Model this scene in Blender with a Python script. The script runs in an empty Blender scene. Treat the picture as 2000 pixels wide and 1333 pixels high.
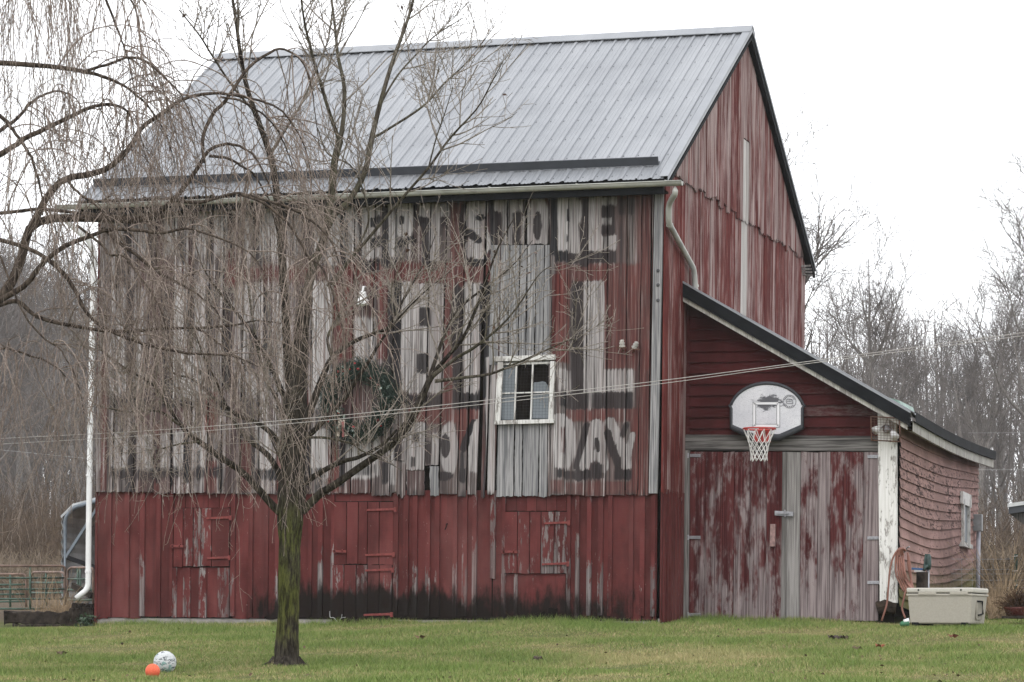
import bpy, bmesh, math, random
import numpy as np
from mathutils import Vector, Matrix
rng = np.random.default_rng(7); random.seed(7)
scene = bpy.context.scene
col = scene.collection

# ------------------------------------------------------------------ camera
# level, telephoto, with vertical lens shift and a small roll.  Origin: front right corner of
# the barn, X along the front wall, Y into the depth, Z up (camera eye at Z = 0).
FPX = 5850.; YAW = math.atan(1800/FPX); ROLL = math.radians(.6); HY = 1281.
R_ = np.array([math.cos(YAW), math.sin(YAW), 0]); F_ = np.array([-math.sin(YAW), math.cos(YAW), 0]); U_ = np.array([0, 0, 1.])
RR = R_*math.cos(ROLL)+U_*math.sin(ROLL); UR = -R_*math.sin(ROLL)+U_*math.cos(ROLL)
CAM = -(290/FPX*41.8)*R_-41.8*F_
cd = bpy.data.cameras.new('camera'); co = bpy.data.objects.new('camera', cd); col.objects.link(co)
cd.sensor_width = 36; cd.lens = FPX/2000*36; cd.shift_y = (HY-666.5)/2000; cd.clip_start = .5; cd.clip_end = 2000
co.matrix_world = Matrix(((RR[0], UR[0], -F_[0], CAM[0]), (RR[1], UR[1], -F_[1], CAM[1]), (RR[2], UR[2], -F_[2], CAM[2]), (0, 0, 0, 1)))
scene.camera = co

# ------------------------------------------------------------------ light: white overcast sky
w = bpy.data.worlds.new('World'); scene.world = w; w.use_nodes = True
nt = w.node_tree; bg = nt.nodes['Background']
sky = nt.nodes.new('ShaderNodeTexSky'); sky.sky_type = 'NISHITA'; sky.sun_disc = False
SUN_EL, SUN_AZ = math.radians(50), math.radians(172)
sky.sun_elevation = SUN_EL; sky.sun_rotation = SUN_AZ; sky.dust_density = 4
mulv = nt.nodes.new('ShaderNodeMix'); mulv.data_type = 'RGBA'; mulv.blend_type = 'MIX'
mulv.inputs[0].default_value = .9
nt.links.new(sky.outputs[0], mulv.inputs[6]); mulv.inputs[7].default_value = (15.2, 15.4, 15.8, 1)   # cloud cover
nt.links.new(mulv.outputs[2], bg.inputs[0]); bg.inputs[1].default_value = .1
sl = bpy.data.lights.new('sun', 'SUN'); sl.energy = .9; sl.angle = math.radians(40); sl.color = (1, .98, .95)
so = bpy.data.objects.new('sun', sl); col.objects.link(so)
sd = Vector((math.sin(SUN_AZ)*math.cos(SUN_EL), math.cos(SUN_AZ)*math.cos(SUN_EL), math.sin(SUN_EL)))
so.rotation_euler = sd.to_track_quat('Z', 'Y').to_euler()
vs = scene.view_settings; vs.view_transform = 'Standard'; vs.look = 'None'; vs.exposure = .32; vs.gamma = 1; vs.use_curve_mapping = False
scene.cycles.volume_bounces = 1; scene.cycles.max_bounces = 6; scene.cycles.transparent_max_bounces = 6

# ------------------------------------------------------------------ helpers
def ray(px, py): return F_+(px-1000)/FPX*RR-(py-HY)/FPX*UR
def at(px, py, d): return CAM+ray(px, py)*d
def onp(px, py, ax, v):
    r = ray(px, py); return CAM+r*((v-CAM[ax])/r[ax])
PROF = np.array([[-80, -4], [0, -1.45], [10, -.78], [20, -.27], [24, -.2], [28, -.165], [32, -.085], [36, .09], [39, .275], [41.5, .42], [44, .53], [50, .86], [60, 1.25], [80, 1.8], [120, 3.2], [200, 6], [700, 12]])
def lump(x, y): return .035*np.sin(x*1.1+.7)*np.sin(y*.8)+.014*np.sin(x*2.9+y*1.7)+.008*np.sin(x*6.1-y*2.3)
def gz(x, y):
    d = (x-CAM[0])*F_[0]+(y-CAM[1])*F_[1]; l = (x-CAM[0])*R_[0]+(y-CAM[1])*R_[1]
    z = sum(np.interp(d+o, PROF[:, 0], PROF[:, 1]) for o in (-1, 0, 1))/3
    return z+np.where(l < 0, np.clip(l, -9, 9)*.028, np.clip(l, -9, 9)*.0125)*np.clip(d/42, 0, 1)+lump(x, y)*np.clip((60-d)/30, 0, 1)
def onground(px, py):
    r = ray(px, py); ds = np.linspace(8, 300, 6000); P = CAM[None]+ds[:, None]*r[None]
    h = P[:, 2]-gz(P[:, 0], P[:, 1]); i = int(np.argmax(h < 0)); return P[i]

def prop(o, label=None, cat=None, group=None, kind=None):
    if label: o['label'] = label
    if cat: o['category'] = cat
    if group: o['group'] = group
    if kind: o['kind'] = kind
    return o
WL = {}
def thing(name, label, cat, loc=(0, 0, 0), group=None, parent=None):
    o = bpy.data.objects.new(name, None); col.objects.link(o); o.empty_display_size = .2
    loc = np.array(loc, float)
    if parent is not None: o.parent = parent; o.location = loc-WL[parent.name]
    else: o.location = loc
    WL[o.name] = loc
    return prop(o, label, cat, group)
def link(me, name, mat, parent=None, loc=None):
    o = bpy.data.objects.new(name, me); col.objects.link(o)
    if mat is not None and not me.materials: me.materials.append(mat)
    wl = np.zeros(3) if loc is None else np.array(loc, float)
    if parent is not None: o.parent = parent; o.location = wl-WL[parent.name]
    else: o.location = wl
    WL[o.name] = wl
    return o
def mesh_np(V, faces, smooth=False, name='mesh'):
    """V (n,3); faces: list of int arrays (m,k)"""
    me = bpy.data.meshes.new(name); V = np.asarray(V, np.float32)
    me.vertices.add(len(V)); me.vertices.foreach_set('co', V.ravel())
    faces = [np.asarray(f, np.int32) for f in faces if len(f)]
    tot = np.concatenate([np.full(len(f), f.shape[1], np.int32) for f in faces]); idx = np.concatenate([f.ravel() for f in faces])
    me.loops.add(len(idx)); me.loops.foreach_set('vertex_index', idx)
    me.polygons.add(len(tot)); me.polygons.foreach_set('loop_start', np.concatenate([[0], np.cumsum(tot)[:-1]]).astype(np.int32))
    me.polygons.foreach_set('use_smooth', np.full(len(tot), bool(smooth)))
    me.update(calc_edges=True); return me
class MB:
    def __init__(s): s.v = []; s.f3 = []; s.f4 = []; s.n = 0; s.fn = []
    def add(s, V, faces):
        V = np.asarray(V, float); b = s.n; s.v.append(V); s.n += len(V)
        for f in faces: s.fn.append([i+b for i in f])
        return s
    def arr(s, V, F):
        V = np.asarray(V, float); F = np.asarray(F)+s.n; s.v.append(V); s.n += len(V)
        (s.f4 if F.shape[1] == 4 else s.f3).append(F); return s
    def hexa(s, p):   # 8 pts: bottom 4 ccw, top 4
        return s.add(p, [(3, 2, 1, 0), (4, 5, 6, 7), (0, 1, 5, 4), (1, 2, 6, 5), (2, 3, 7, 6), (3, 0, 4, 7)])
    def box(s, x0, x1, y0, y1, z0, z1):
        return s.hexa([(x0, y0, z0), (x1, y0, z0), (x1, y1, z0), (x0, y1, z0), (x0, y0, z1), (x1, y0, z1), (x1, y1, z1), (x0, y1, z1)])
    def prism(s, poly, off):   # planar polygon (n,3) extruded by off
        P = np.asarray(poly, float); n = len(P); V = np.vstack([P, P+np.asarray(off, float)])
        return s.add(V, [tuple(range(n-1, -1, -1)), tuple(range(n, 2*n))]+[(i, (i+1) % n, n+(i+1) % n, n+i) for i in range(n)])
    def bar(s, a, b, w, h, up=(0, 0, 1)):
        a = np.array(a, float); b = np.array(b, float); t = b-a; t /= np.linalg.norm(t); u = np.array(up, float)
        r = np.cross(t, u); r /= np.linalg.norm(r); u = np.cross(r, t); r *= w/2; u *= h/2
        return s.hexa([a-r-u, a+r-u, b+r-u, b-r-u, a-r+u, a+r+u, b+r+u, b-r+u])
    def tube(s, pts, rad, sides=8, cap=True):
        V, F = tubes(np.asarray(pts, float)[None], np.broadcast_to(np.asarray(rad, float), (len(pts),))[None], sides)
        b = s.n; s.arr(V, F)
        if cap:
            s.fn.append([b+i for i in range(sides-1, -1, -1)]); s.fn.append([b+(len(pts)-1)*sides+i for i in range(sides)])
        return s
    def sphere(s, c, r, seg=16, ring=10, sc=(1, 1, 1)):
        th = np.linspace(0, math.pi, ring+1)[1:-1]; ph = np.arange(seg)*2*math.pi/seg
        V = [(0, 0, 1)]+[(math.sin(t)*math.cos(p), math.sin(t)*math.sin(p), math.cos(t)) for t in th for p in ph]+[(0, 0, -1)]
        f = [(0, 1+i, 1+(i+1) % seg) for i in range(seg)]
        for k in range(ring-2):
            for i in range(seg): a = 1+k*seg+i; b = 1+k*seg+(i+1) % seg; f.append((a, a+seg, b+seg, b))
        L = len(V)-1
        f += [(L, 1+(ring-2)*seg+(i+1) % seg, 1+(ring-2)*seg+i) for i in range(seg)]
        return s.add(np.array(V)*r*np.array(sc)+np.array(c), f)
    def lathe(s, c, prof, seg=24):   # prof [(r,z)]
        ph = np.arange(seg)*2*math.pi/seg; V = np.array([(r*math.cos(p), r*math.sin(p), z) for r, z in prof for p in ph])+np.array(c)
        m = len(prof); i = np.arange(seg); j = (i+1) % seg
        return s.arr(V, np.concatenate([np.stack([k*seg+i, k*seg+j, (k+1)*seg+j, (k+1)*seg+i], 1) for k in range(m-1)]))
    def mesh(s, org=(0, 0, 0), smooth=False):
        V = np.vstack(s.v)-np.array(org, float); fs = list(s.f4)+list(s.f3); by = {}
        for f in s.fn: by.setdefault(len(f), []).append(f)
        return mesh_np(V, fs+[np.array(x) for x in by.values()], smooth)
    def build(s, name, mat, parent=None, org=None, smooth=False, bevel=0, attr=None):
        org = np.zeros(3) if org is None and parent is None else (WL[parent.name] if org is None else np.array(org, float))
        me = s.mesh(org, smooth); o = link(me, name, mat, parent, org)
        if attr is not None: setattr_col(me, attr)
        if bevel:
            m = o.modifiers.new('bevel', 'BEVEL'); m.width = bevel; m.segments = 2; m.limit_method = 'ANGLE'
        return o
def setattr_col(me, A, name='paint'):
    a = me.color_attributes.new(name, 'FLOAT_COLOR', 'POINT'); A = np.asarray(A, np.float32)
    if A.shape[1] == 3: A = np.hstack([A, np.ones((len(A), 1), np.float32)])
    a.data.foreach_set('color', A.ravel())
def tubes(P, Rd, sides=3):
    """P (N,M,3) polylines, Rd (N,M) radii -> verts, quads"""
    N, M, _ = P.shape; T = np.empty_like(P); T[:, 1:-1] = P[:, 2:]-P[:, :-2]; T[:, 0] = P[:, 1]-P[:, 0]; T[:, -1] = P[:, -1]-P[:, -2]
    T /= np.linalg.norm(T, axis=2, keepdims=True)+1e-9
    m = T.mean(1); ref = np.where((np.abs(m[:, 2]) > .8)[:, None], np.array([[1., 0, 0]]), np.array([[0, 0, 1.]]))[:, None]
    A = np.cross(T, np.broadcast_to(ref, T.shape)); A /= np.linalg.norm(A, axis=2, keepdims=True)+1e-9; B = np.cross(T, A)
    an = np.arange(sides)*2*math.pi/sides
    V = P[:, :, None]+Rd[:, :, None, None]*(A[:, :, None]*np.cos(an)[None, None, :, None]+B[:, :, None]*np.sin(an)[None, None, :, None])
    n = np.arange(N)[:, None, None]*M*sides; k = np.arange(M-1)[None, :, None]*sides; i = np.arange(sides)[None, None]; j = (i+1) % sides
    F = np.stack([n+k+i, n+k+j, n+k+sides+j, n+k+sides+i], -1).reshape(-1, 4)
    return V.reshape(-1, 3), F

def spl(pts, M):
    P = np.asarray(pts, float); n = len(P)
    if n == 2: t = np.linspace(0, 1, M)[:, None]; return P[0]*(1-t)+P[1]*t
    Q = np.vstack([2*P[0]-P[1], P, 2*P[-1]-P[-2]]); u = np.linspace(0, n-1-1e-6, M); i = u.astype(int); t = (u-i)[:, None]
    a, b, c, d = Q[i], Q[i+1], Q[i+2], Q[i+3]
    return .5*(2*b+(c-a)*t+(2*a-5*b+4*c-d)*t*t+(3*b-a-3*c+d)*t**3)

# ------------------------------------------------------------------ materials
class NT:
    def __init__(s, name, rough=.8, spec=.3):
        s.m = bpy.data.materials.new(name); s.m.use_nodes = True; s.t = s.m.node_tree; s.b = s.t.nodes['Principled BSDF']
        s.b.inputs['Roughness'].default_value = rough; s.b.inputs['Specular IOR Level'].default_value = spec
        s.pos = s.n('ShaderNodeNewGeometry').outputs['Position']; s._oi = None
    def n(s, t, **k):
        x = s.t.nodes.new(t)
        for a, v in k.items(): setattr(x, a, v)
        return x
    def put(s, sock, v):
        if isinstance(v, bpy.types.NodeSocket): s.t.links.new(v, sock)
        elif isinstance(v, (tuple, list)) and len(v) == 3 and sock.type == 'RGBA': sock.default_value = (*v, 1)
        else: sock.default_value = v
    def rand(s):
        if not s._oi: s._oi = s.n('ShaderNodeObjectInfo')
        return s._oi.outputs['Random']
    def vm(s, op, a, b):
        x = s.n('ShaderNodeVectorMath', operation=op); s.put(x.inputs[0], a); s.put(x.inputs[1], b); return x.outputs[0]
    def ma(s, op, a, b=0., c=0., clamp=False):
        x = s.n('ShaderNodeMath', operation=op, use_clamp=clamp); s.put(x.inputs[0], a); s.put(x.inputs[1], b); s.put(x.inputs[2], c); return x.outputs[0]
    def noise(s, sc=(1, 1, 1), scale=1., detail=4., rough=.55, vec=None, perobj=0., dist=0.):
        v = s.vm('MULTIPLY', vec if vec is not None else s.pos, sc)
        if perobj:
            c = s.n('ShaderNodeCombineXYZ'); r = s.ma('MULTIPLY', s.rand(), perobj)
            for i in range(3): s.put(c.inputs[i], r)
            v = s.vm('ADD', v, c.outputs[0])
        x = s.n('ShaderNodeTexNoise'); s.put(x.inputs['Vector'], v); x.inputs['Scale'].default_value = scale; x.inputs['Detail'].default_value = detail
        x.inputs['Roughness'].default_value = rough; x.inputs['Distortion'].default_value = dist; return x.outputs[0]
    def ss(s, v, a, b):   # smoothstep a..b
        x = s.n('ShaderNodeMapRange', interpolation_type='SMOOTHSTEP'); s.put(x.inputs[0], v); s.put(x.inputs[1], a); s.put(x.inputs[2], b); return x.outputs[0]
    def lin(s, v, a, b, c=0., d=1.):
        x = s.n('ShaderNodeMapRange'); s.put(x.inputs[0], v); s.put(x.inputs[1], a); s.put(x.inputs[2], b); s.put(x.inputs[3], c); s.put(x.inputs[4], d); return x.outputs[0]
    def mix(s, f, a, b, blend='MIX'):
        x = s.n('ShaderNodeMix', data_type='RGBA', blend_type=blend); s.put(x.inputs[0], f); s.put(x.inputs[6], a); s.put(x.inputs[7], b); return x.outputs[2]
    def attr(s, name='paint'):
        a = s.n('ShaderNodeAttribute', attribute_name=name); q = s.n('ShaderNodeSeparateColor'); s.put(q.inputs[0], a.outputs['Color']); return q.outputs[0], q.outputs[1], q.outputs[2]
    def z(s):
        q = s.n('ShaderNodeSeparateXYZ'); s.put(q.inputs[0], s.pos); return q.outputs
    def bump(s, h, st=.4, d=.01):
        x = s.n('ShaderNodeBump'); x.inputs['Strength'].default_value = st; x.inputs['Distance'].default_value = d; s.put(x.inputs['Height'], h); s.put(s.b.inputs['Normal'], x.outputs[0])
    def out(s, c, rough=None):
        s.put(s.b.inputs['Base Color'], c)
        if rough is not None: s.put(s.b.inputs['Roughness'], rough)
        return s.m
def plain(name, c, rough=.6, spec=.3, metal=0., var=.25, sc=6., bump=0.):
    t = NT(name, rough, spec); t.b.inputs['Metallic'].default_value = metal
    nz = t.noise((1, 1, 1), sc, 5, .6)
    m = t.mix(t.ss(nz, .3, .7), tuple(x*(1-var) for x in c), tuple(min(1, x*(1+var)) for x in c))
    if bump: t.bump(nz, bump, .01)
    return t.out(m)

def wood_layers(t, per=60.):
    fine = t.noise((46, 46, .9), 1, 6, .68, perobj=per)       # vertical grain
    streak = t.noise((22, 22, .45), 1, 4, .65, perobj=per)
    blot = t.noise((2.2, 2.2, 1.1), 1, 4, .6, perobj=per)
    return fine, streak, blot
def m_front():
    t = NT('weathered_front_plank', .85, .04); W, K, Rd = t.attr(); fine, streak, blot = wood_layers(t)
    g = t.mix(t.ss(fine, .38, .63), (.03, .026, .026), (.235, .215, .21)); g = t.mix(t.ma('MULTIPLY', t.ss(streak, .44, .66), .8), g, (.105, .066, .059))
    lightc = t.mix(t.ss(fine, .36, .62), (.13, .122, .12), (.47, .445, .44)); lightc = t.mix(t.ma('MULTIPLY', t.ss(streak, .5, .7), .35), lightc, (.30, .21, .195))
    redc = t.mix(t.ss(streak, .38, .64), (.06, .016, .0155), (.15, .043, .038)); redc = t.mix(t.ma('MULTIPLY', t.ss(fine, .5, .62), .7), redc, (.19, .125, .115)); redc = t.mix(t.ma('MULTIPLY', t.ss(blot, .48, .64), .5), redc, (.055, .03, .028))
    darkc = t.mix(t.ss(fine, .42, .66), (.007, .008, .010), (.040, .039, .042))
    n1 = t.ma('MULTIPLY', t.ma('SUBTRACT', streak, .5), 2.1); n2 = t.ma('MULTIPLY', t.ma('SUBTRACT', blot, .5), .3); n3 = t.ma('MULTIPLY', t.ma('SUBTRACT', fine, .5), 1.9)
    nn = t.ma('ADD', n1, t.ma('ADD', n2, n3)); nk = t.ma('ADD', t.ma('MULTIPLY', n1, -.6), t.ma('ADD', n2, n3))
    c = t.mix(t.ma('MULTIPLY', t.ss(t.ma('ADD', Rd, nk), .25, .75), .93), g, redc)
    c = t.mix(t.ma('MULTIPLY', t.ss(t.ma('ADD', W, nn), .28, .68), .92), c, lightc)
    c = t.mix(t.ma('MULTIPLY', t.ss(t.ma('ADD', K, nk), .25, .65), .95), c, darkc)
    c = t.mix(t.lin(t.rand(), 0, 1, .0, .35), c, (.075, .055, .052))
    # nail streaks and cracks
    cr = t.noise((90, 90, .35), 1, 2, .5, perobj=90.); c = t.mix(t.ma('MULTIPLY', t.ss(cr, .68, .74), .7), c, (.03, .026, .026))
    t.bump(t.ma('ADD', fine, t.ma('MULTIPLY', cr, -.6)), .5, .006); return t.out(c)
def m_gable():
    t = NT('worn_red_gable_plank', .85, .04); W, K, Rd = t.attr(); fine, streak, blot = wood_layers(t)
    redc = t.mix(t.ss(blot, .38, .62), (.09, .019, .018), (.145, .038, .034))
    barec = t.mix(t.ss(fine, .38, .63), (.21, .15, .143), (.47, .39, .375))
    nn = t.ma('ADD', t.ma('MULTIPLY', t.ma('SUBTRACT', streak, .5), 1.5), t.ma('MULTIPLY', t.ma('SUBTRACT', fine, .5), 2.0))
    nn = t.ma('ADD', nn, t.ma('MULTIPLY', t.ma('SUBTRACT', blot, .5), .8))
    c = t.mix(t.ma('MULTIPLY', t.ss(t.ma('ADD', W, nn), .35, .62), .9), redc, barec)
    c = t.mix(t.ss(Rd, .3, .8), c, t.mix(t.ss(fine, .36, .62), (.33, .315, .30), (.56, .54, .52)))
    c = t.mix(t.ma('MULTIPLY', t.ss(t.ma('ADD', K, t.ma('MULTIPLY', t.ma('SUBTRACT', streak, .5), 1.)), .4, .8), .85), c, (.05, .04, .038))
    c = t.mix(t.lin(t.rand(), 0, 1, 0, .3), c, (.09, .05, .045))
    cr = t.noise((80, 80, .4), 1, 2, .5, perobj=90.); c = t.mix(t.ma('MULTIPLY', t.ss(cr, .66, .73), .75), c, (.035, .022, .02))
    t.bump(t.ma('ADD', fine, t.ma('MULTIPLY', cr, -.6)), .5, .006); return t.out(c)
def m_lower():   # painted red, bare grey wear W, black mould K
    t = NT('barn_red_paint', .8, .06); W, K, Rd = t.attr(); fine, streak, blot = wood_layers(t)
    redc = t.mix(t.ss(blot, .38, .62), (.078, .0195, .019), (.138, .036, .035)); redc = t.mix(t.ma('MULTIPLY', t.ss(streak, .5, .75), .55), redc, (.055, .02, .019))
    saw = t.noise((4, 4, 75), 1, 2, .5, perobj=20.); redc = t.mix(t.ma('MULTIPLY', t.ss(saw, .5, .75), .25), redc, (.10, .022, .022))
    bare = t.mix(t.ss(fine, .38, .62), (.085, .07, .07), (.27, .245, .24))
    chip = t.noise((14, 14, 3.2), 1, 6, .7, perobj=50.)
    nn = t.ma('ADD', t.ma('MULTIPLY', t.ma('SUBTRACT', chip, .5), 2.2), t.ma('MULTIPLY', t.ma('SUBTRACT', streak, .5), .6))
    c = t.mix(t.ss(t.ma('ADD', W, nn), .46, .6), redc, bare)
    fl = t.noise((60, 60, 18), 1, 3, .6, perobj=30.); c = t.mix(t.ma('MULTIPLY', t.ss(fl, .7, .74), .6), c, (.42, .36, .35))
    c = t.mix(t.lin(t.rand(), 0, 1, 0, .45), c, (.055, .021, .02)); fade = t.noise((.9, .9, .5), 1, 4, .6); c = t.mix(t.ma('MULTIPLY', t.ss(fade, .45, .68), .35), c, (.20, .085, .08))
    mould = t.noise((9, 9, 3), 1, 5, .65)
    c = t.mix(t.ma('MULTIPLY', t.ss(t.ma('ADD', K, t.ma('MULTIPLY', t.ma('SUBTRACT', mould, .5), 1.5)), .25, .85), .97), c, (.011, .009, .008))
    t.bump(t.ma('ADD', saw, fine), .5, .006); return t.out(c)
def m_clap(name, red, bare, wear, moss=False):
    t = NT(name, .85, .05); W, K, Rd = t.attr()
    fine = t.noise((1.1, 1.1, 60), 1, 5, .6, perobj=40.); chip = t.noise((6, 6, 22), 1, 6, .75); blot = t.noise((1.5, 1.5, 1.5), 1, 4, .6)
    redc = t.mix(t.ss(blot, .38, .62), tuple(x*.8 for x in red), tuple(x*1.2 for x in red)); redc = t.mix(t.ma('MULTIPLY', t.ss(fine, .5, .8), .4), redc, tuple(x*.55 for x in red))
    nn = t.ma('ADD', t.ma('MULTIPLY', t.ma('SUBTRACT', chip, .5), 2.), t.ma('MULTIPLY', t.ma('SUBTRACT', blot, .5), .9))
    c = t.mix(t.ss(t.ma('ADD', W, nn), wear, wear+.12), redc, bare)
    c = t.mix(t.ma('MULTIPLY', t.ss(t.ma('ADD', K, t.ma('SUBTRACT', chip, .5)), .3, .9), .8), c, (.17, .15, .145))
    if moss:
        c = t.mix(t.ss(t.ma('ADD', Rd, t.ma('MULTIPLY', t.ma('SUBTRACT', chip, .5), .9)), .2, .8), c, (.13, .12, .05))
        sp = t.noise((30, 30, 40), 1, 3, .6); c = t.mix(t.ma('MULTIPLY', t.ss(t.ma('ADD', sp, t.ma('MULTIPLY', Rd, .07)), .69, .73), .8), c, (.5, .46, .43))
    t.bump(t.ma('ADD', fine, chip), .4, .006); return t.out(c)
def m_doorplank():
    t = NT('worn_garage_door_plank', .85, .04); fine, streak, blot = wood_layers(t)
    saw = t.n('ShaderNodeTexWave'); saw.inputs['Scale'].default_value = 14; saw.inputs['Distortion'].default_value = 3.5; saw.inputs['Detail'].default_value = 2
    v = t.n('ShaderNodeVectorRotate', rotation_type='AXIS_ANGLE'); v.inputs['Axis'].default_value = (0, 1, 0); v.inputs['Angle'].default_value = 1.0; t.put(v.inputs[0], t.pos); t.put(saw.inputs[0], v.outputs[0])
    W, K, Rd = t.attr()
    grey = t.mix(t.ss(fine, .36, .64), (.11, .09, .092), (.31, .265, .262)); redc = t.mix(t.ss(streak, .38, .64), (.048, .012, .013), (.10, .027, .027))
    b2 = t.noise((6., 6., 1.8), 1, 7, .72, perobj=30.)
    nn = t.ma('ADD', t.ma('MULTIPLY', t.ma('SUBTRACT', b2, .5), 2.9), t.ma('MULTIPLY', t.ma('SUBTRACT', streak, .5), .7)); nn = t.ma('ADD', nn, t.ma('MULTIPLY', t.ma('SUBTRACT', saw.outputs[1], .5), .10))
    c = t.mix(t.ma('MULTIPLY', t.ss(t.ma('ADD', W, nn), .22, .72), .88), redc, grey); c = t.mix(t.ss(Rd, .3, .7), c, t.mix(t.ss(fine, .38, .62), (.15, .14, .135), (.29, .275, .265)))
    c = t.mix(t.ma('MULTIPLY', t.ss(t.ma('ADD', K, t.ma('SUBTRACT', b2, .5)), .4, .8), .7), c, (.03, .022, .02))
    t.bump(t.ma('ADD', fine, t.ma('MULTIPLY', saw.outputs[1], .3)), .4, .005); return t.out(c)
def m_grey(name='grey_weathered_wood', a=(.10, .094, .09), b=(.27, .255, .245), axis=(45, 45, 1.2)):
    t = NT(name, .9, .04); fine = t.noise(axis, 1, 5, .6, perobj=60.); st = t.noise(tuple(x*.35 for x in axis), 1, 4, .6, perobj=30.)
    c = t.mix(t.ss(fine, .38, .63), a, b); c = t.mix(t.ma('MULTIPLY', t.ss(st, .5, .75), .5), c, tuple(x*.9 for x in a)); c = t.mix(t.lin(t.rand(), 0, 1, 0, .35), c, a)
    t.bump(fine, .5, .006); return t.out(c)
def m_peel(name='peeling_white_paint', lo=(.60, .59, .56), hi=(.72, .71, .69), k=0.):
    t = NT(name, .8, .1); chip = t.noise((16, 16, 4), 1, 7, .75); fine = t.noise((60, 60, 2), 1, 4, .6); big = t.noise((3, 3, 1.2), 1, 3, .6)
    wear = t.ma('ADD', chip, t.ma('MULTIPLY', t.ma('SUBTRACT', big, .5), .5))
    c = t.mix(t.ss(wear, .53-k, .57-k), t.mix(t.ss(fine, .38, .62), lo, hi), t.mix(t.ss(fine, .38, .62), (.2, .185, .17), (.38, .36, .34)))
    t.bump(t.ss(wear, .5, .6), .6, -.004); return t.out(c)
def m_roof():
    t = NT('galvanised_roof_sheet', .42, .5); t.b.inputs['Metallic'].default_value = .25
    a = t.noise((1.6, .25, .25), 1, 4, .6); b = t.noise((14, .5, .5), 1, 4, .6); q = t.noise((1.2, 1.2, 1.2), 1, 5, .6)
    c = t.mix(t.ss(a, .3, .7), (.232, .243, .262), (.275, .285, .303)); c = t.mix(t.ma('MULTIPLY', t.ss(b, .5, .8), .5), c, (.195, .206, .225)); c = t.mix(t.ma('MULTIPLY', t.ss(q, .45, .8), .35), c, (.20, .205, .22))
    return t.out(c, t.lin(q, .3, .7, .35, .55))
def m_bark(name, a, b, moss=None, mossz=None, scale=1.):
    t = NT(name, .95, .03); rid = t.noise((30*scale, 30*scale, 5*scale), 1, 6, .72); big = t.noise((3, 3, 1.4), 1, 4, .6)
    c = t.mix(t.ss(rid, .38, .64), a, b)
    if moss:
        f = t.ss(t.ma('ADD', t.ma('MULTIPLY', big, .6), t.ma('MULTIPLY', rid, .6)), .5, .68)
        if mossz:
            zz = t.z()[2]; f = t.ma('MULTIPLY', f, t.ma('MULTIPLY', t.ss(zz, mossz[0], mossz[1]), t.ma('SUBTRACT', 1., t.ss(zz, mossz[2], mossz[3]))))
        c = t.mix(t.ma('MULTIPLY', f, .85), c, t.mix(t.ss(rid, .35, .7), tuple(x*.3 for x in moss), moss))
    t.bump(rid, .8, .02); return t.out(c)
M_FRONT, M_GABLE, M_LOWER = m_front(), m_gable(), m_lower()
M_CLAP = m_clap('dark_red_clapboard', (.052, .012, .0125), (.14, .10, .10), .95)
M_SIDE = m_clap('faded_rose_clapboard', (.30, .19, .172), (.065, .04, .036), .60, True)
M_DOOR, M_GREY, M_PEEL, M_ROOF = m_doorplank(), m_grey(), m_peel(), m_roof()
M_GREYH = m_grey('grey_weathered_beam', (.04, .037, .036), (.19, .18, .172), (1.2, 1.2, 45))
M_PATCH = m_grey('unpainted_grey_patch_board', (.13, .13, .135), (.34, .33, .33))
M_INNER = plain('shade_black_inner', (.010, .008, .007), .95, .0)  # near-black colour stands in for the darkness behind gaps and openings
M_CONC = plain('rough_concrete', (.29, .27, .258), .9, .2, 0, .2, 9, .5)
M_GUTTER = plain('dull_beige_gutter', (.36, .36, .335), .45, .4, .1, .2, 3)
M_WHITEM = plain('white_enamel', (.68, .68, .68), .4, .5, 0, .06, 5)
M_TRIMW = m_peel('chalky_white_trim', (.50, .49, .47), (.64, .63, .61)); M_DIRTY = m_peel('dirty_cream_eave_board', (.30, .29, .26), (.46, .45, .41), .03)
M_SNOW = plain('dark_slate_metal', (.06, .064, .075), .55, .3, .2, .12, 3)
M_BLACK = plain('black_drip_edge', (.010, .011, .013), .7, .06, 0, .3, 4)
M_STEEL = plain('dull_steel', (.30, .30, .32), .45, .5, .6, .25, 12)
M_RUST = plain('rusty_wire', (.10, .05, .035), .8, .3, .3, .4, 30)
M_REDH = plain('red_painted_iron', (.16, .035, .032), .7, .3, 0, .3, 25)
M_SCREW = plain('dark_screw', (.06, .06, .065), .5)
def m_glass(name, c, rough=.12):
    t = NT(name, rough, .5); d = t.noise((3, 3, 3), 1, 4, .6); cc = t.mix(t.ss(d, .3, .8), c, tuple(x*1.4 for x in c)); return t.out(cc, t.lin(d, .3, .7, rough, rough+.15))
M_GLASS = m_glass('dusty_blue_grey_pane', (.13, .148, .165), .3)

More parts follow.
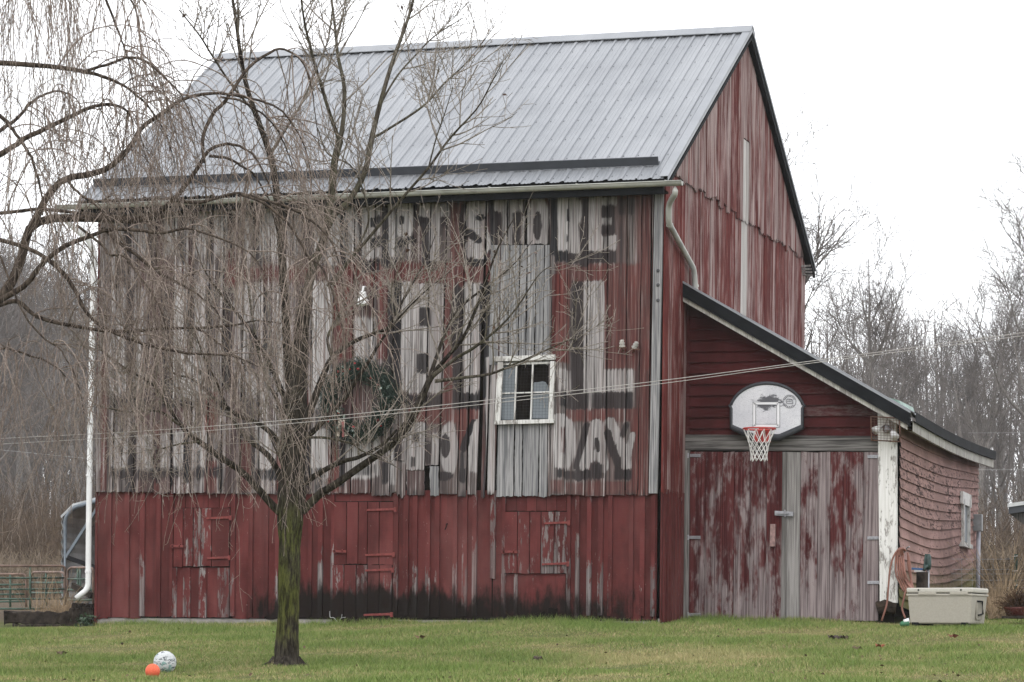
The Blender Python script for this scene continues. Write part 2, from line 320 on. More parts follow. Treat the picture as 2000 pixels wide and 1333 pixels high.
# ------------------------------------------------------------------ ground
def build_ground():
    ds = np.concatenate([np.linspace(-80, 18, 15), np.linspace(19, 50, 90), np.linspace(52, 130, 40), np.linspace(140, 710, 24)])
    ls = np.concatenate([np.linspace(-400, -16, 18), np.linspace(-15, 15, 90), np.linspace(16, 400, 18)])
    D, L = np.meshgrid(ds, ls, indexing='ij'); X = CAM[0]+D*F_[0]+L*R_[0]; Y = CAM[1]+D*F_[1]+L*R_[1]; Z = gz(X, Y)
    n, m = D.shape; i = np.arange(n-1)[:, None]*m+np.arange(m-1)[None]; Fq = np.stack([i, i+1, i+m+1, i+m], -1).reshape(-1, 4)[:, ::-1]
    t = NT('lawn_soil', .95, .1); a = t.noise((.55, .55, .55), 1, 5, .6); b = t.noise((30, 30, 30), 1, 4, .7); e = t.noise((.16, .16, .16), 1, 4, .6)
    c = t.mix(t.ss(a, .35, .65), (.09, .11, .035), (.16, .14, .06)); c = t.mix(t.ma('MULTIPLY', t.ss(b, .35, .7), .6), c, (.05, .055, .02)); c = t.mix(t.ss(e, .55, .7), c, (.085, .065, .035))
    # leaf-litter brown beyond the yard
    dd = t.n('ShaderNodeVectorMath', operation='DOT_PRODUCT'); t.put(dd.inputs[0], t.pos); dd.inputs[1].default_value = tuple(F_)
    c = t.mix(t.ss(t.ma('ADD', dd.outputs[1], t.ma('MULTIPLY', a, 2.)), 4., 7.), c, t.mix(t.ss(b, .35, .7), (.055, .042, .03), (.15, .115, .08)))
    t.bump(b, .6, .03)
    me = mesh_np(np.stack([X, Y, Z], -1).reshape(-1, 3), [Fq], True); o = link(me, 'ground', t.out(c)); prop(o, 'mown lawn rising to the barn and litter covered ground behind', 'ground', kind='structure')
build_ground()

# ------------------------------------------------------------------ barn
BW, BD = 8.66, 9.7            # width along X (to -BW), depth along Y
ZE, ZR, ZB = 6.66, 9.76, 2.31  # eave, ridge, bottom of upper siding
barn = thing('barn', 'old red timber barn with faded painted lettering and metal roof', 'barn', (-BW/2, 0, .5))

def grid_plank(name, mat, parent, P, thick, nx, nz, paint, px=None, jag=0., seed=0, wob=.0):
    """P: 4 world corners BL BR TL TR (front face); thick: vector to the back."""
    P = [np.array(p, float) for p in P]; s = np.linspace(0, 1, nx+1)[None, :, None]; t = np.linspace(0, 1, nz+1)[:, None, None]
    G = (P[0]*(1-s)+P[1]*s)*(1-t)+(P[2]*(1-s)+P[3]*s)*t
    C = None
    if px is not None:
        q = [np.array(p, float) for p in px]; C = ((q[0]*(1-s)+q[1]*s)*(1-t)+(q[2]*(1-s)+q[3]*s)*t).reshape(-1, 2)
    r = np.random.default_rng(seed)
    if jag: G[0, :, 2] += r.normal(0, jag, nx+1)-jag*.3; 
    if wob:
        ex = (P[1]-P[0]); ex /= np.linalg.norm(ex); k = np.cumsum(r.normal(0, 1, nz+1)); k -= np.linspace(k[0], k[-1], nz+1); G += (wob*k/ (np.abs(k).max()+1e-6))[:, None, None]*ex*np.array([[1 if (i in (0, nx)) else 1 for i in range(nx+1)]])[:, :, None]
    G = G.reshape(-1, 3); w = nx+1
    per = list(range(w))+[k*w+nx for k in range(1, nz+1)]+[nz*w+i for i in range(nx-1, -1, -1)]+[k*w for k in range(nz-1, 0, -1)]
    n = len(G); m = len(per); V = np.vstack([G, G[per]+np.array(thick)])
    i = (np.arange(nz)[:, None]*w+np.arange(nx)[None]).ravel(); F = np.stack([i, i+1, i+w+1, i+w], 1)
    k = np.arange(m); S = np.stack([np.array(per)[(k+1) % m], np.array(per)[k], n+k, n+(k+1) % m], 1)
    me = mesh_np(V-WL[parent.name], [F, S]); o = link(me, name, mat, parent, WL[parent.name])
    A = np.asarray(paint(C if C is not None else G)); A = np.vstack([A, A[per]]); setattr_col(me, A)
    return o
def sst(x, a, b):
    t = np.clip((x-a)/(b-a), 0, 1); return t*t*(3-2*t)
# painted lettering (photo-pixel coordinates on the wall): w light, k black drop shade, r red, g raw grey
S_ = []
def B(k, x0, y0, x1, y1, s=1., e=4): S_.append((k, 'b', (x0, y0, x1, y1), s*{'w': .97, 'k': .9, 'r': .85}[k]*(.85 if x1 < 640 and k != 'r' else 1.), e*.7 if e < 6 else e))
def E(k, cx, cy, rx, ry, s=1.): S_.append((k, 'e', (cx, cy, rx, ry), s, 4))
def L(k, x0, y0, x1, y1, w, s=1.): S_.append((k, 'l', (x0, y0, x1, y1, w), s, 4))
# red ground between the rows, right two thirds
B('r', 655, 512, 965, 553, .9, 6); B('r', 1085, 516, 1290, 556, .8, 6); B('r', 1180, 540, 1275, 720, .95, 5); B('r', 1240, 380, 1275, 970, .55, 8); B('r', 1078, 540, 1112, 710, 1)
B('r', 800, 795, 935, 826, .8, 5); B('r', 1105, 798, 1262, 822, .9, 5); B('r', 738, 520, 757, 700, 1); B('r', 650, 560, 690, 700, .9); B('r', 640, 870, 662, 960, .9); B('r', 1232, 820, 1262, 960, .8)
B('r', 866, 560, 884, 860, .8); B('r', 893, 800, 916, 880, .9); B('r', 1075, 940, 1250, 968, .55); B('r', 400, 765, 425, 845, .9); B('r', 196, 700, 210, 960, .8); B('r', 575, 760, 605, 830, .7); B('r', 470, 860, 492, 960, .8); B('r', 540, 860, 560, 960, .6)
B('r', 440, 520, 640, 552, .6, 8); B('r', 440, 485, 460, 560, .8); B('r', 300, 830, 312, 960, .8); B('r', 400, 900, 425, 965, .7); B('r', 880, 380, 905, 560, .75, 5); B('r', 640, 385, 665, 410, .8)
B('r', 655, 378, 1290, 388, .7, 5)
# row 1
for x0, x1 in ((215, 240), (262, 285), (318, 345), (380, 402), (420, 440), (478, 492), (505, 522), (530, 546), (575, 592), (610, 626)): B('w', x0, 402, x1, 498, .75, 6)
for x0, x1 in ((242, 256), (290, 306), (348, 362), (405, 416), (444, 456), (493, 503), (548, 556), (563, 574), (594, 606)): B('k', x0, 408, x1, 515, .7, 6)
B('w', 641, 405, 663, 520, .9); B('k', 663, 412, 676, 520, .9); B('w', 677, 403, 690, 510, 1); E('w', 684, 455, 17, 55, .9); B('k', 672, 430, 680, 490, .8); B('k', 699, 420, 709, 520, .7)
B('w', 707, 400, 742, 500, 1); B('k', 722, 420, 744, 440, .95); B('k', 722, 460, 744, 482, .9); B('k', 706, 505, 742, 530, .7); B('k', 744, 402, 758, 520, .95)
B('w', 757, 399, 775, 500, 1); E('w', 788, 432, 22, 36, 1); E('k', 783, 432, 5, 10, 1); L('k', 778, 478, 808, 468, 6, .9); B('k', 806, 398, 818, 430, .7); B('k', 750, 505, 774, 525, .7)
B('k', 814, 420, 837, 440, 1); B('k', 824, 425, 838, 520, .95); B('w', 819, 398, 876, 422, 1); B('w', 838, 398, 857, 508, 1); B('k', 860, 422, 874, 440, .95); B('k', 832, 508, 856, 530, .6); B('k', 858, 440, 868, 500, .35)
E('k', 905, 440, 9, 48, .95); B('w', 910, 398, 950, 420, 1); E('w', 925, 425, 20, 35, 1); L('w', 925, 430, 947, 480, 14, 1); E('w', 928, 487, 24, 22, 1); E('k', 938, 424, 10, 8, 1); L('k', 908, 452, 935, 468, 8, .95); B('k', 906, 505, 950, 520, .9); B('k', 905, 485, 911, 515, .8)
B('k', 955, 390, 970, 500, .75); B('w', 964, 389, 1020, 412, 1); B('k', 968, 415, 980, 476, .9); B('w', 980, 400, 1001, 478, .85); B('k', 1001, 414, 1017, 478, .85); B('k', 1018, 388, 1026, 440, .6); B('w', 1018, 420, 1026, 476, .7)
E('w', 1049, 432, 24, 47, 1); B('w', 1028, 430, 1070, 478, 1); E('k', 1048, 441, 9, 30, .95)
B('k', 1074, 385, 1087, 500, .85); B('w', 1087, 383, 1111, 492, 1); E('w', 1117, 410, 21, 30, 1); L('w', 1112, 410, 1122, 488, 11, 1); E('k', 1109, 422, 3.5, 14, .8); B('k', 1105, 460, 1111, 476, .6); B('k', 1131, 436, 1149, 520, .9); B('k', 1136, 385, 1150, 440, .75); B('k', 1084, 493, 1130, 514, .85)
B('w', 1150, 383, 1172, 490, 1); B('w', 1172, 460, 1203, 489, .75); B('k', 1172, 396, 1200, 458, .75); B('w', 1172, 384, 1203, 402, .75); B('w', 1172, 424, 1194, 440, .75); B('k', 1150, 491, 1202, 513, .85); B('k', 1205, 385, 1240, 420, .4)
# row 2
for x0, x1, y0, y1 in ((215, 245, 560, 770), (262, 282, 560, 760), (335, 400, 690, 778), (340, 362, 560, 700), (380, 400, 555, 690), (467, 512, 556, 630), (467, 482, 600, 760), (480, 530, 730, 775), (540, 556, 560, 760), (604, 648, 552, 780)): B('w', x0, y0, x1, y1, .8, 7)
for x0, x1, y0, y1 in ((250, 262, 560, 780), (283, 293, 600, 790), (313, 334, 555, 795), (364, 376, 560, 690), (402, 412, 560, 760), (515, 528, 570, 760), (588, 603, 560, 800), (436, 452, 560, 760)): B('k', x0, y0, x1, y1, .75, 6)
B('k', 215, 775, 300, 800, .5, 6); B('k', 330, 780, 440, 800, .6, 6); B('w', 692, 618, 736, 705, .85, 7); B('w', 610, 780, 640, 800, .6)
B('k', 757, 552, 783, 790, 1, 3); B('w', 783, 553, 866, 765, 1); B('k', 818, 598, 841, 636, .9); B('k', 814, 688, 838, 728, .9); B('k', 838, 600, 850, 640, .35); B('k', 782, 770, 865, 793, .75); B('r', 866, 640, 880, 790, .8)
E('k', 892, 625, 13, 78, .95); B('k', 884, 690, 903, 800, .8); B('w', 905, 553, 938, 768, 1); B('k', 936, 553, 962, 782, .85); B('k', 896, 768, 936, 800, .8); B('w', 948, 700, 968, 960, .7)
B('w', 1088, 722, 1118, 765, .45); B('k', 1116, 548, 1139, 768, 1, 4); B('w', 1139, 548, 1178, 768, 1, 3); B('w', 1176, 722, 1236, 766, .85, 4); B('k', 1088, 768, 1132, 797, .5); B('k', 1115, 766, 1236, 798, .9, 4); B('w', 1148, 766, 1162, 800, .5)
# row 3
for x0, x1 in ((186, 197), (222, 250), (268, 300), (315, 334), (340, 358), (372, 404)): B('w', x0, 845, x1, 918, .75, 5)
for a in ((232, 867, 241, 888), (250, 840, 268, 960), (302, 850, 314, 945), (334, 850, 340, 950), (358, 850, 371, 945), (386, 880, 392, 940), (425, 860, 436, 960)): B('k', *a, .8, 4)
B('k', 212, 912, 436, 934, .6, 5); B('w', 500, 830, 532, 915, .9); B('k', 490, 850, 500, 950, .8); B('k', 500, 918, 545, 940, .7); B('w', 608, 840, 642, 935, .8); B('k', 594, 850, 606, 950, .7); B('k', 604, 915, 640, 935, .5)
B('k', 662, 868, 674, 950, .85); B('w', 676, 840, 742, 930, .8); B('k', 695, 905, 735, 925, .5); B('k', 746, 903, 760, 942, .9); B('w', 760, 880, 772, 950, .6); B('k', 770, 858, 788, 902, 1); B('w', 787, 850, 794, 905, 1)
B('w', 796, 824, 831, 915, 1); B('k', 804, 845, 819, 863, .85); B('k', 803, 890, 813, 912, .85); B('w', 842, 845, 858, 912, .9); B('k', 830, 860, 842, 905, .6); E('w', 877, 876, 19, 54, 1); E('k', 871, 870, 10, 24, .95); L('k', 858, 930, 878, 928, 8, .8)
L('k', 926, 824, 906, 876, 7, 1); B('w', 918, 850, 936, 920, 1); L('w', 932, 825, 920, 880, 6, .9); B('k', 897, 918, 910, 942, .95); B('k', 898, 885, 906, 918, .5); B('k', 930, 760, 945, 800, .6)
B('w', 1084, 812, 1104, 916, 1); E('w', 1104, 864, 22, 53, 1); B('r', 1095, 836, 1105, 890, .7); B('k', 1097, 838, 1105, 888, .35); B('k', 1088, 918, 1155, 936, .6)
L('k', 1148, 832, 1129, 910, 8, .85); L('w', 1164, 828, 1142, 908, 10, 1); L('w', 1166, 828, 1180, 912, 10, 1); B('w', 1148, 878, 1178, 900, .9); L('k', 1166, 858, 1168, 880, 4, 1); B('k', 1156, 904, 1180, 935, .95); L('k', 1130, 930, 1146, 924, 8, .85)
L('w', 1192, 824, 1218, 884, 10, 1); L('k', 1187, 846, 1210, 915, 8, .95); B('w', 1214, 870, 1233, 916, 1); L('w', 1236, 850, 1226, 890, 7, .8); B('k', 1200, 918, 1233, 937, 1); L('k', 1224, 830, 1216, 850, 6, .6)
def paint_px(C, dy, seed, base):
    x = C[:, 0]-(C[:, 1]-700)*-.004; y = C[:, 1]+dy; W = np.full(len(x), base[0]); K = np.full(len(x), base[1]); Rd = np.full(len(x), base[2])
    for k, sh, a, s, e in S_:
        if sh == 'b': m = sst(x, a[0]-e*.6, a[0]+e*.6)*(1-sst(x, a[2]-e*.6, a[2]+e*.6))*sst(y, a[1]-e, a[1]+e)*(1-sst(y, a[3]-e*1.5, a[3]+e*1.5))
        elif sh == 'e': q = np.hypot((x-a[0])/a[2], (y-a[1])/a[3]); m = 1-sst(q, .8, 1.1)
        else:
            ax, ay, bx, by, w = a; t = np.clip(((x-ax)*(bx-ax)+(y-ay)*(by-ay))/((bx-ax)**2+(by-ay)**2), 0, 1); m = 1-sst(np.hypot(x-ax-t*(bx-ax), y-ay-t*(by-ay)), w*.65, w*1.25)
        m = m*s
        if k == 'w': W = W+(1-W)*m; K = K*(1-m); Rd = Rd*(1-.9*m)
        elif k == 'k': K = K+(.95-K)*m
        elif k == 'r': Rd = Rd+(1-Rd)*m; W = W*(1-m); K = K*(1-m)
    K = np.maximum(K, .85*(1-sst(y+.035*(x-800), 368, 418)))           # eave shadow painted as a dark band across the plank tops
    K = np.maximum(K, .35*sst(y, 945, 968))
    return np.stack([W, K, Rd], 1)

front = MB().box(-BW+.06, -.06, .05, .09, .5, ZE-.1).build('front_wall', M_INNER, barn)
seams = [184, 220, 260, 298, 333, 372, 404, 431, 468, 504, 539, 572, 603, 645, 685, 724, 760, 792, 829, 857, 893, 935, 968, 1003, 1019, 1051, 1069, 1102, 1142, 1182, 1221, 1245, 1267]
tops = [196, 230, 269, 306, 342, 380, 412, 439, 477, 512, 548, 581, 613, 654, 694, 733, 775, 810, 843, 875, 911, 951, 990, 1014, 1027, 1062, 1073, 1111, 1149, 1187, 1226, 1255, 1274]
bots = {4: 964, 15: 968, 16: 967, 17: 966, 18: 958, 19: 965, 20: 967, 21: 970}
def topy(x): return 398-.034*(x-190)-14
PS = np.random.default_rng(11)
def front_plank(x0, x1, yb, t0, t1, yt, seed, off=None, raw=False, jag=.006, gap=2.6, nz=None):
    off = PS.uniform(0, .03) if off is None else off
    px = [(x0+gap*.5, yb), (x1-gap*.5, yb), (t0+gap*.4, yt), (t1-gap*.4, yt)]
    P = [onp(p[0], p[1], 1, -off) for p in px]; r = np.random.default_rng(seed)
    left = x0 < 640; base = (.32+r.uniform(-.15, .15) if left else .16+r.uniform(-.1, .15), .15+r.uniform(0, .18) if left else .1+r.uniform(0, .18), .34+r.uniform(-.2, .22) if left else .42+r.uniform(-.25, .22))
    dy = r.normal(0, 1.6)
    if raw: fn = lambda C: np.zeros((len(C), 3))
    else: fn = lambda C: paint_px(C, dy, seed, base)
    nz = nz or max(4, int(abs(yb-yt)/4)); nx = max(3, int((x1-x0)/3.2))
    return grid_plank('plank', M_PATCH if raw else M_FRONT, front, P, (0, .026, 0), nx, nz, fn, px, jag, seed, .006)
WX0, WX1, WY0, WY1 = 972, 1083, 705, 826
for i in range(len(seams)):
    x0 = seams[i]; x1 = seams[i+1] if i+1 < len(seams) else 1268; t0 = tops[i]; t1 = tops[i+1] if i+1 < len(tops) else 1277
    yb = 962+6*(x0-184)/1100+PS.uniform(-1.5, 2.5); yb = bots.get(i, yb); lerp = lambda y, a, b: a+(b-a)*(965-y)/(965-topy(a))
    if i in (22, 23, 24, 25):      # above and below the window
        X0, X1 = x0, x1
        front_plank(X0, X1, 969+PS.uniform(-1, 2), lerp(824, x0, t0), lerp(824, x1, t1), 824, i, .012, True)
        continue
    if i == 17:                     # broken: short upper board over a newer grey piece
        front_plank(x0, x1, 918, t0, t1, topy(x0), i, .016); front_plank(x0+1, x1, 967, x0+1, x1, 919, 117, .006); continue
    if i == 18:                     # missing foot
        front_plank(x0, x1, 909, t0, t1, topy(x0), i, .018); front_plank(x0+10, x1+1, 968, x0+9, x1, 911, 118, .004, True); continue
    if i == 16: front_plank(x0, x1, 966, t0, t1, topy(x0), i, .008, jag=.035); front_plank(772, 791, 900, 773, 792, 862, 216, .034); continue
    if i == 21:                     # two split strips with a dark gap
        front_plank(x0+3, x0+12, 972, t0, t0+18, topy(x0), i, .015); front_plank(x0+15, x1-2, 966, t0+18, t1, topy(x0), 121, .008); continue
    if i == 20: front_plank(x0, x0+17, 970, t0, t0+18, topy(x0), i, .02); front_plank(x0+18, x1-4, 966, t0+18, t1, topy(x0), 120, .004); continue
    g = 3.2 if i in (3, 4, 29) else PS.uniform(1.8, 3.4)
    front_plank(x0, x1, yb, t0, t1, topy(x0), i, gap=g)
# unpainted boards above the window, under the short lettered boards of the top row
for a, b in ((956, 976), (976, 994), (994, 1014), (1014, 1028), (1028, 1045), (1045, 1062), (1062, 1078)):
    front_plank(a-2, b-2, 712, a+2, b+2, 479, a, .022, True)
for k, (a, b) in enumerate(((962, 990), (991, 1026), (1028, 1071))):
    front_plank(a, b, 477, a+1, b+1, topy(a), 300+k, .028)
front_plank(1073, 1086, 710, 1076, 1090, topy(1073), 340, .004)
cb = MB()
P = [onp(*p, 1, -.03) for p in ((1267, 964), (1283, 964), (1279, 362), (1296, 360))]; cb.prism([P[0], P[1], P[3], P[2]], (0, .05, 0)); cb.build('corner_board', M_PATCH, barn)

# window
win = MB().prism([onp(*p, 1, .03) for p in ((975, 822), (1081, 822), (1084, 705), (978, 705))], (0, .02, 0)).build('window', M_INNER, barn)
def fbar(a, b, w, mat, name, off=-.03, d=.05, parent=win):
    A = onp(*a, 1, off); Bq = onp(*b, 1, off); m = MB().bar(A, Bq, d, w/140, up=(0, 0, 1)) if abs(a[1]-b[1]) < abs(a[0]-b[0]) else MB().bar(A, Bq, w/140, d, up=(0, 1, 0)); return m.build(name, mat, parent, bevel=.003)
fbar((966, 702), (1085, 698), 10, M_TRIMW, 'window_frame', -.05); fbar((966, 826), (1082, 823), 8, M_TRIMW, 'window_sill', -.06)
fbar((972, 822), (978, 708), 11, M_TRIMW, 'window_frame', -.052); fbar((1076, 820), (1080, 706), 9, M_TRIMW, 'window_frame', -.052)
fbar((978, 712), (1074, 709), 4, M_TRIMW, 'muntin', -.02, .03)
for xa, xb in ((1005, 1009), (1037, 1041)): fbar((xa, 820), (xb, 712), 3.2, M_TRIMW, 'muntin', -.02, .03)
fbar((977, 769), (1074, 766), 2.6, M_TRIMW, 'muntin', -.016, .02)
def pane(pts): MB().prism([onp(*p, 1, -.004) for p in pts], (0, .004, 0)).build('pane', M_GLASS, win)
pane([(977, 768), (1005, 768), (1007, 714), (980, 715)]); pane([(976, 820), (1004, 820), (1005, 770), (977, 770)])
pane([(1040, 767), (1072, 766), (1072, 757), (1066, 747), (1060, 745), (1050, 747), (1044, 747), (1041, 750)]); pane([(1039, 818), (1071, 818), (1072, 769), (1040, 769)])
wm = MB()
for k in range(16): x = 978+k*6.2; wm.bar(onp(x, 820, 1, -.012), onp(x+3, 712, 1, -.012), .0016, .0016, (0, 1, 0))
for k in range(18): y = 715+k*6; wm.bar(onp(976, y, 1, -.012), onp(1074, y-1, 1, -.012), .0016, .0016)
o = wm.build('wire_mesh', plain('dull_wire', (.03, .03, .033), .8, .05), win); o['kind'] = 'stuff'

# lower tier: boards and battens
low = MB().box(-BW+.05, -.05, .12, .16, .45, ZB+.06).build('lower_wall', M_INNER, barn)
def mould(x): return np.interp(x, [180, 480, 520, 600, 660, 700, 780, 850, 900, 1000, 1060, 1110, 1200, 1290], [.12, .25, .75, .95, 1.25, 1.2, 1.15, .95, .75, .7, .75, .65, .5, .4])
def low_paint(wear, seed, lo=0):
    r = np.random.default_rng(seed); ph = r.uniform(0, 1)
    def fn(C):
        x, y = C[:, 0], C[:, 1]; W = wear+.25*sst(y, 1040, 1180)*(wear > 0)+lo*sst(y, 1000+60*ph, 1120+40*ph)
        K = 1.25*mould(x)*sst(y, 1108+16*np.sin(x*.05)+8*np.sin(x*.31), 1205); return np.stack([W, K, 0*x], 1)
    return fn
LB = .055    # the lower tier stands back under the siding
def low_board(x0, x1, y0, y1, off, wear, seed, name='board', lo=0., parent=None, nx=3, jag=.004, th=.02, lean=.009, mat=None):
    px = [(x0+lean*(1090-y0)*1., y0), (x1+lean*(1090-y0), y0), (x0+lean*(1090-y1), y1), (x1+lean*(1090-y1), y1)]
    P = [onp(*p, 1, LB-off) for p in px]
    return grid_plank(name, mat or M_LOWER, parent or low, P, (0, th, 0), nx, max(3, int((y0-y1)/9)), low_paint(wear, seed, lo), px, jag, seed)
edges = [184, 213, 247, 277, 309, 334, 454, 489, 519, 541, 572, 605, 625, 649, 772, 792, 810, 835, 853, 888, 907, 926, 962, 983, 1110, 1127, 1150, 1172, 1191, 1232, 1254, 1275, 1284]
doors = [(334, 454), (649, 772), (983, 1110)]
bt = 1206
for i in range(len(edges)-1):
    a, b = edges[i], edges[i+1]
    if (a, b) in doors: continue
    low_board(a+1.3, b-1.3, bt+4*(a-184)/1100+PS.uniform(-2, 3), 958, .006+PS.uniform(0, .006), -.15, 400+i, lo=.0)
for i, x in enumerate(edges[1:-1]):
    wear = PS.choice([-.1, .0, .12, .25]); y0 = bt+PS.uniform(-4, 2); w = PS.uniform(7, 10)
    if x in (334, 649, 983): w = 6
    if x == 962: y0 = 1130; wear = .5
    low_board(x-w/2, x+w/2, y0, 958, .042, wear, 500+i, 'batten', PS.choice([.35, .5, .7]) if x > 560 else PS.choice([0, .1, .25]), nx=2, th=.036)
# hatch and stall doors
def hinge(parent, x0, x1, y, off, h=5, mat=M_REDH):
    m = MB(); off = off-LB+.02; m.prism([onp(*p, 1, -off) for p in ((x0, y+h/2-1+1.2), (x1, y+h/2-1.2), (x1, y-h/2-1.2), (x0, y-h/2+1.2))], (0, .012, 0)); m.box(*[v for q in zip(onp(x1-1, y, 1, -off)-np.array([.02, .012, .035]), onp(x1-1, y, 1, -off)+np.array([.02, .01, .035])) for v in q]); m.build('hinge', mat, parent, bevel=.003)
def stall_door(label, pl, y0, y1, hinges, latch, wear, seed, lo=0.):
    c = onp((pl[0]+pl[-1])/2, y0, 1, -.02)
    d = thing('stall_door', None, None, c, parent=barn); d['label'] = label
    for k in range(len(pl)-1): low_board(pl[k]+.8, pl[k+1]-.8, y0+PS.uniform(-1, 1), y1, .046+PS.uniform(0, .006), wear[k % len(wear)], seed+k, 'door_plank', lo, d, 4, .004)
    for h in hinges: hinge(d, *h, .052)
    if latch:
        x0, x1, y = latch; m = MB(); m.bar(onp(x0, y, 1, -.02), onp(x1, y+.5, 1, -.02), .02, .035); m.bar(onp(x0+4, y-4, 1, -.015), onp(x0+4, y+4, 1, -.015), .03, .03, (0, 1, 0)); m.bar(onp(x1-7, y-4, 1, -.015), onp(x1-7, y+4, 1, -.015), .02, .03, (0, 1, 0)); m.build('latch', M_REDH, d)
for k in range(5): low_board(340+k*22, 361+k*22, 992, 962, .01, -.05, 600+k)
stall_door('small red hatch door with grey worn patches nearest the white downspout', [338, 357, 377, 392, 413, 448], 1107, 993, [(403, 451, 1012), (404, 449, 1090)], (333, 358, 1067), [-.05, .34, .55, .38, -.05], 620)
for k, (a, b) in enumerate(((335, 345), (345, 358), (358, 372), (372, 389), (389, 404), (404, 425), (425, 448))): low_board(a, b, 1206, 1109, .012 if k % 2 else .03, .16 if k % 2 == 0 else -.05, 640+k, lo=.12)
low_board(654, 772, 979, 962, .008, -.2, 655)
stall_door('upper half of the tall red stall door below the wreath', [651, 676, 699, 717, 740, 768], 1102, 981, [(716, 773, 996), (713, 770, 1084)], (650, 676, 1077), [-.2, -.15, -.1, -.2, -.12], 660)
stall_door('lower half of the stall door, blackened with mould near the grass', [649, 672, 696, 718, 741, 766], 1221, 1104, [(713, 768, 1114), (710, 766, 1201)], None, [.15, .1, .3, .0, .2], 680)
for k in range(6): low_board(988+k*19.7, 1007+k*19.7, 998, 962, .01, -.1, 700+k)
stall_door('red hatch door with peeling paint and a broken corner under the window', [984, 1010, 1034, 1056, 1082, 1107], 1120, 1000, [(1063, 1112, 1022), (1058, 1110, 1102)], (980, 1011, 1078), [.26, .3, .22, .42, .44], 720)
for k, (a, b) in enumerate(((979, 988), (988, 1004), (1004, 1011), (1011, 1027), (1027, 1048), (1048, 1071), (1071, 1090), (1090, 1105))): low_board(a, b, 1206 if k not in (5, 6) else (1196 if k == 5 else 1188), 1121, .03 if k in (0, 2) else .012, .3 if k in (0, 2) else -.02, 740+k, lo=.12, jag=.02 if k in (5, 6) else .006)
# concrete footing
fm = MB(); fm.box(-BW-.0, -.02, .06, .25, .0, .54); fm.build('foundation', M_CONC, barn, bevel=.01)
# iron hook and tap on the wall
hk = MB(); c = onp(873, 1028, 1, .02); hk.tube([c+np.array([0, .02, .03]), c+np.array([0, -.03, .03]), c+np.array([0, -.04, -.02]), c+np.array([-.02, -.03, -.05])], .008, 6); hk.build('hook', M_BLACK, barn)
pi = MB(); q = lambda x, y: onp(x, y, 1, -.03)
pi.tube(spl([q(644, 1194), q(645, 1206), q(652, 1207), q(658, 1214), q(662, 1216), q(666, 1208), q(675, 1206)], 24), .005, 6); pi.tube([q(668, 1200), q(667, 1208)], .005, 6); pi.build('pipe_hook', plain('white_bent_pipe', (.33, .33, .33), .5), barn)
for y_ in (529, 557, 587): MB().sphere(onp(1285, y_, 1, -.035), .026, 8, 5, (1, .5, 1)).build('bolt', M_SCREW, barn)

# ------------------------------------------------------------------ barn: gable end (plane X = 0), roof, gutters
def roofz(y): return ZR-.12-(ZR-ZE)*abs(y-BD/2)/(BD/2+.35)*1.0
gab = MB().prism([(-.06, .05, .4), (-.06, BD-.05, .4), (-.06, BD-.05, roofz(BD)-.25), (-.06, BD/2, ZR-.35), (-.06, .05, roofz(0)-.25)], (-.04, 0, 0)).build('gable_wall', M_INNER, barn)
GS = np.random.default_rng(21)
def gable_plank(y0, y1, zb, zt0, zt1, off, seed, wear=.4, white=0., name='plank', jag=.02, ribs=False):
    P = [(off, y0+.004, zb), (off, y1-.004, zb), (off, y0+.004, zt0), (off, y1-.004, zt1)]; r = np.random.default_rng(seed); wj = wear+r.uniform(-.18, .22)
    def fn(C):
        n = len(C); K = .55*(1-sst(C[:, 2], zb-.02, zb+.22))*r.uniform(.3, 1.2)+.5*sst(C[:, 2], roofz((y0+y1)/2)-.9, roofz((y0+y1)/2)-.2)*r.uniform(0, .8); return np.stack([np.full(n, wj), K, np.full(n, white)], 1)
    return grid_plank(name, M_GABLE, gab, P, (-.024, 0, 0), 3, max(4, int((max(zt0, zt1)-zb)/.12)), fn, None, jag, seed)
# tier limits
ys = [0.]
while ys[-1] < BD-.12: ys.append(min(BD, ys[-1]+GS.uniform(.17, .27)))
ys[-1] = BD
Z_BREAK = 6.82
for i in range(len(ys)-1):
    a, b = ys[i], ys[i+1]; mid = (a+b)/2; white = 0
    if 4.86 < mid < 5.25: white = 1
    za, zb_ = roofz(a)-.06, roofz(b)-.06
    if max(za, zb_) > Z_BREAK+.05 and min(za, zb_) > Z_BREAK-.4:
        if white and mid < 5.1: gable_plank(a, b, 8.05, za, zb_, .034, 800+i, .4, 0, jag=.012); gable_plank(a, b, Z_BREAK-.05, 8.04, 8.04, .022, 850+i, .5, 1.)
        else: gable_plank(a, b, Z_BREAK+GS.uniform(-.07, .03), max(za, Z_BREAK+.02), max(zb_, Z_BREAK+.02), .03+GS.uniform(0, .012), 800+i, .46 if mid > 2 else .55, white)
    zlow = 2.31 if b < 1.6 else 2.5
    gable_plank(a, b, zlow+GS.uniform(-.05, .04), min(za, Z_BREAK+.12), min(zb_, Z_BREAK+.12), .0+GS.uniform(0, .012), 900+i, .32, white)
# lower gable strip in front of the garage: narrow red boards
for k in range(15):
    y0 = .02+k*.09; px = None
    P = [(-.005+.012*(k % 2), y0, .5), (-.005+.012*(k % 2), y0+.085, .5), (-.005+.012*(k % 2), y0, 2.36), (-.005+.012*(k % 2), y0+.085, 2.36)]
    grid_plank('board', M_LOWER, gab, P, (-.02, 0, 0), 2, 8, lambda C: np.stack([np.full(len(C), -.1), .3*(1-sst(C[:, 2], .5, .9)), 0*C[:, 0]], 1), None, .01, 950+k)
# plain far walls (never seen from the yard, they close the barn)
MB().box(-BW, -BW+.04, 0.03, BD, .4, 6.5).build('side_wall', M_LOWER, barn)
MB().box(-BW, 0, BD-.03, BD+.01, .4, 6.4).build('rear_wall', M_LOWER, barn)

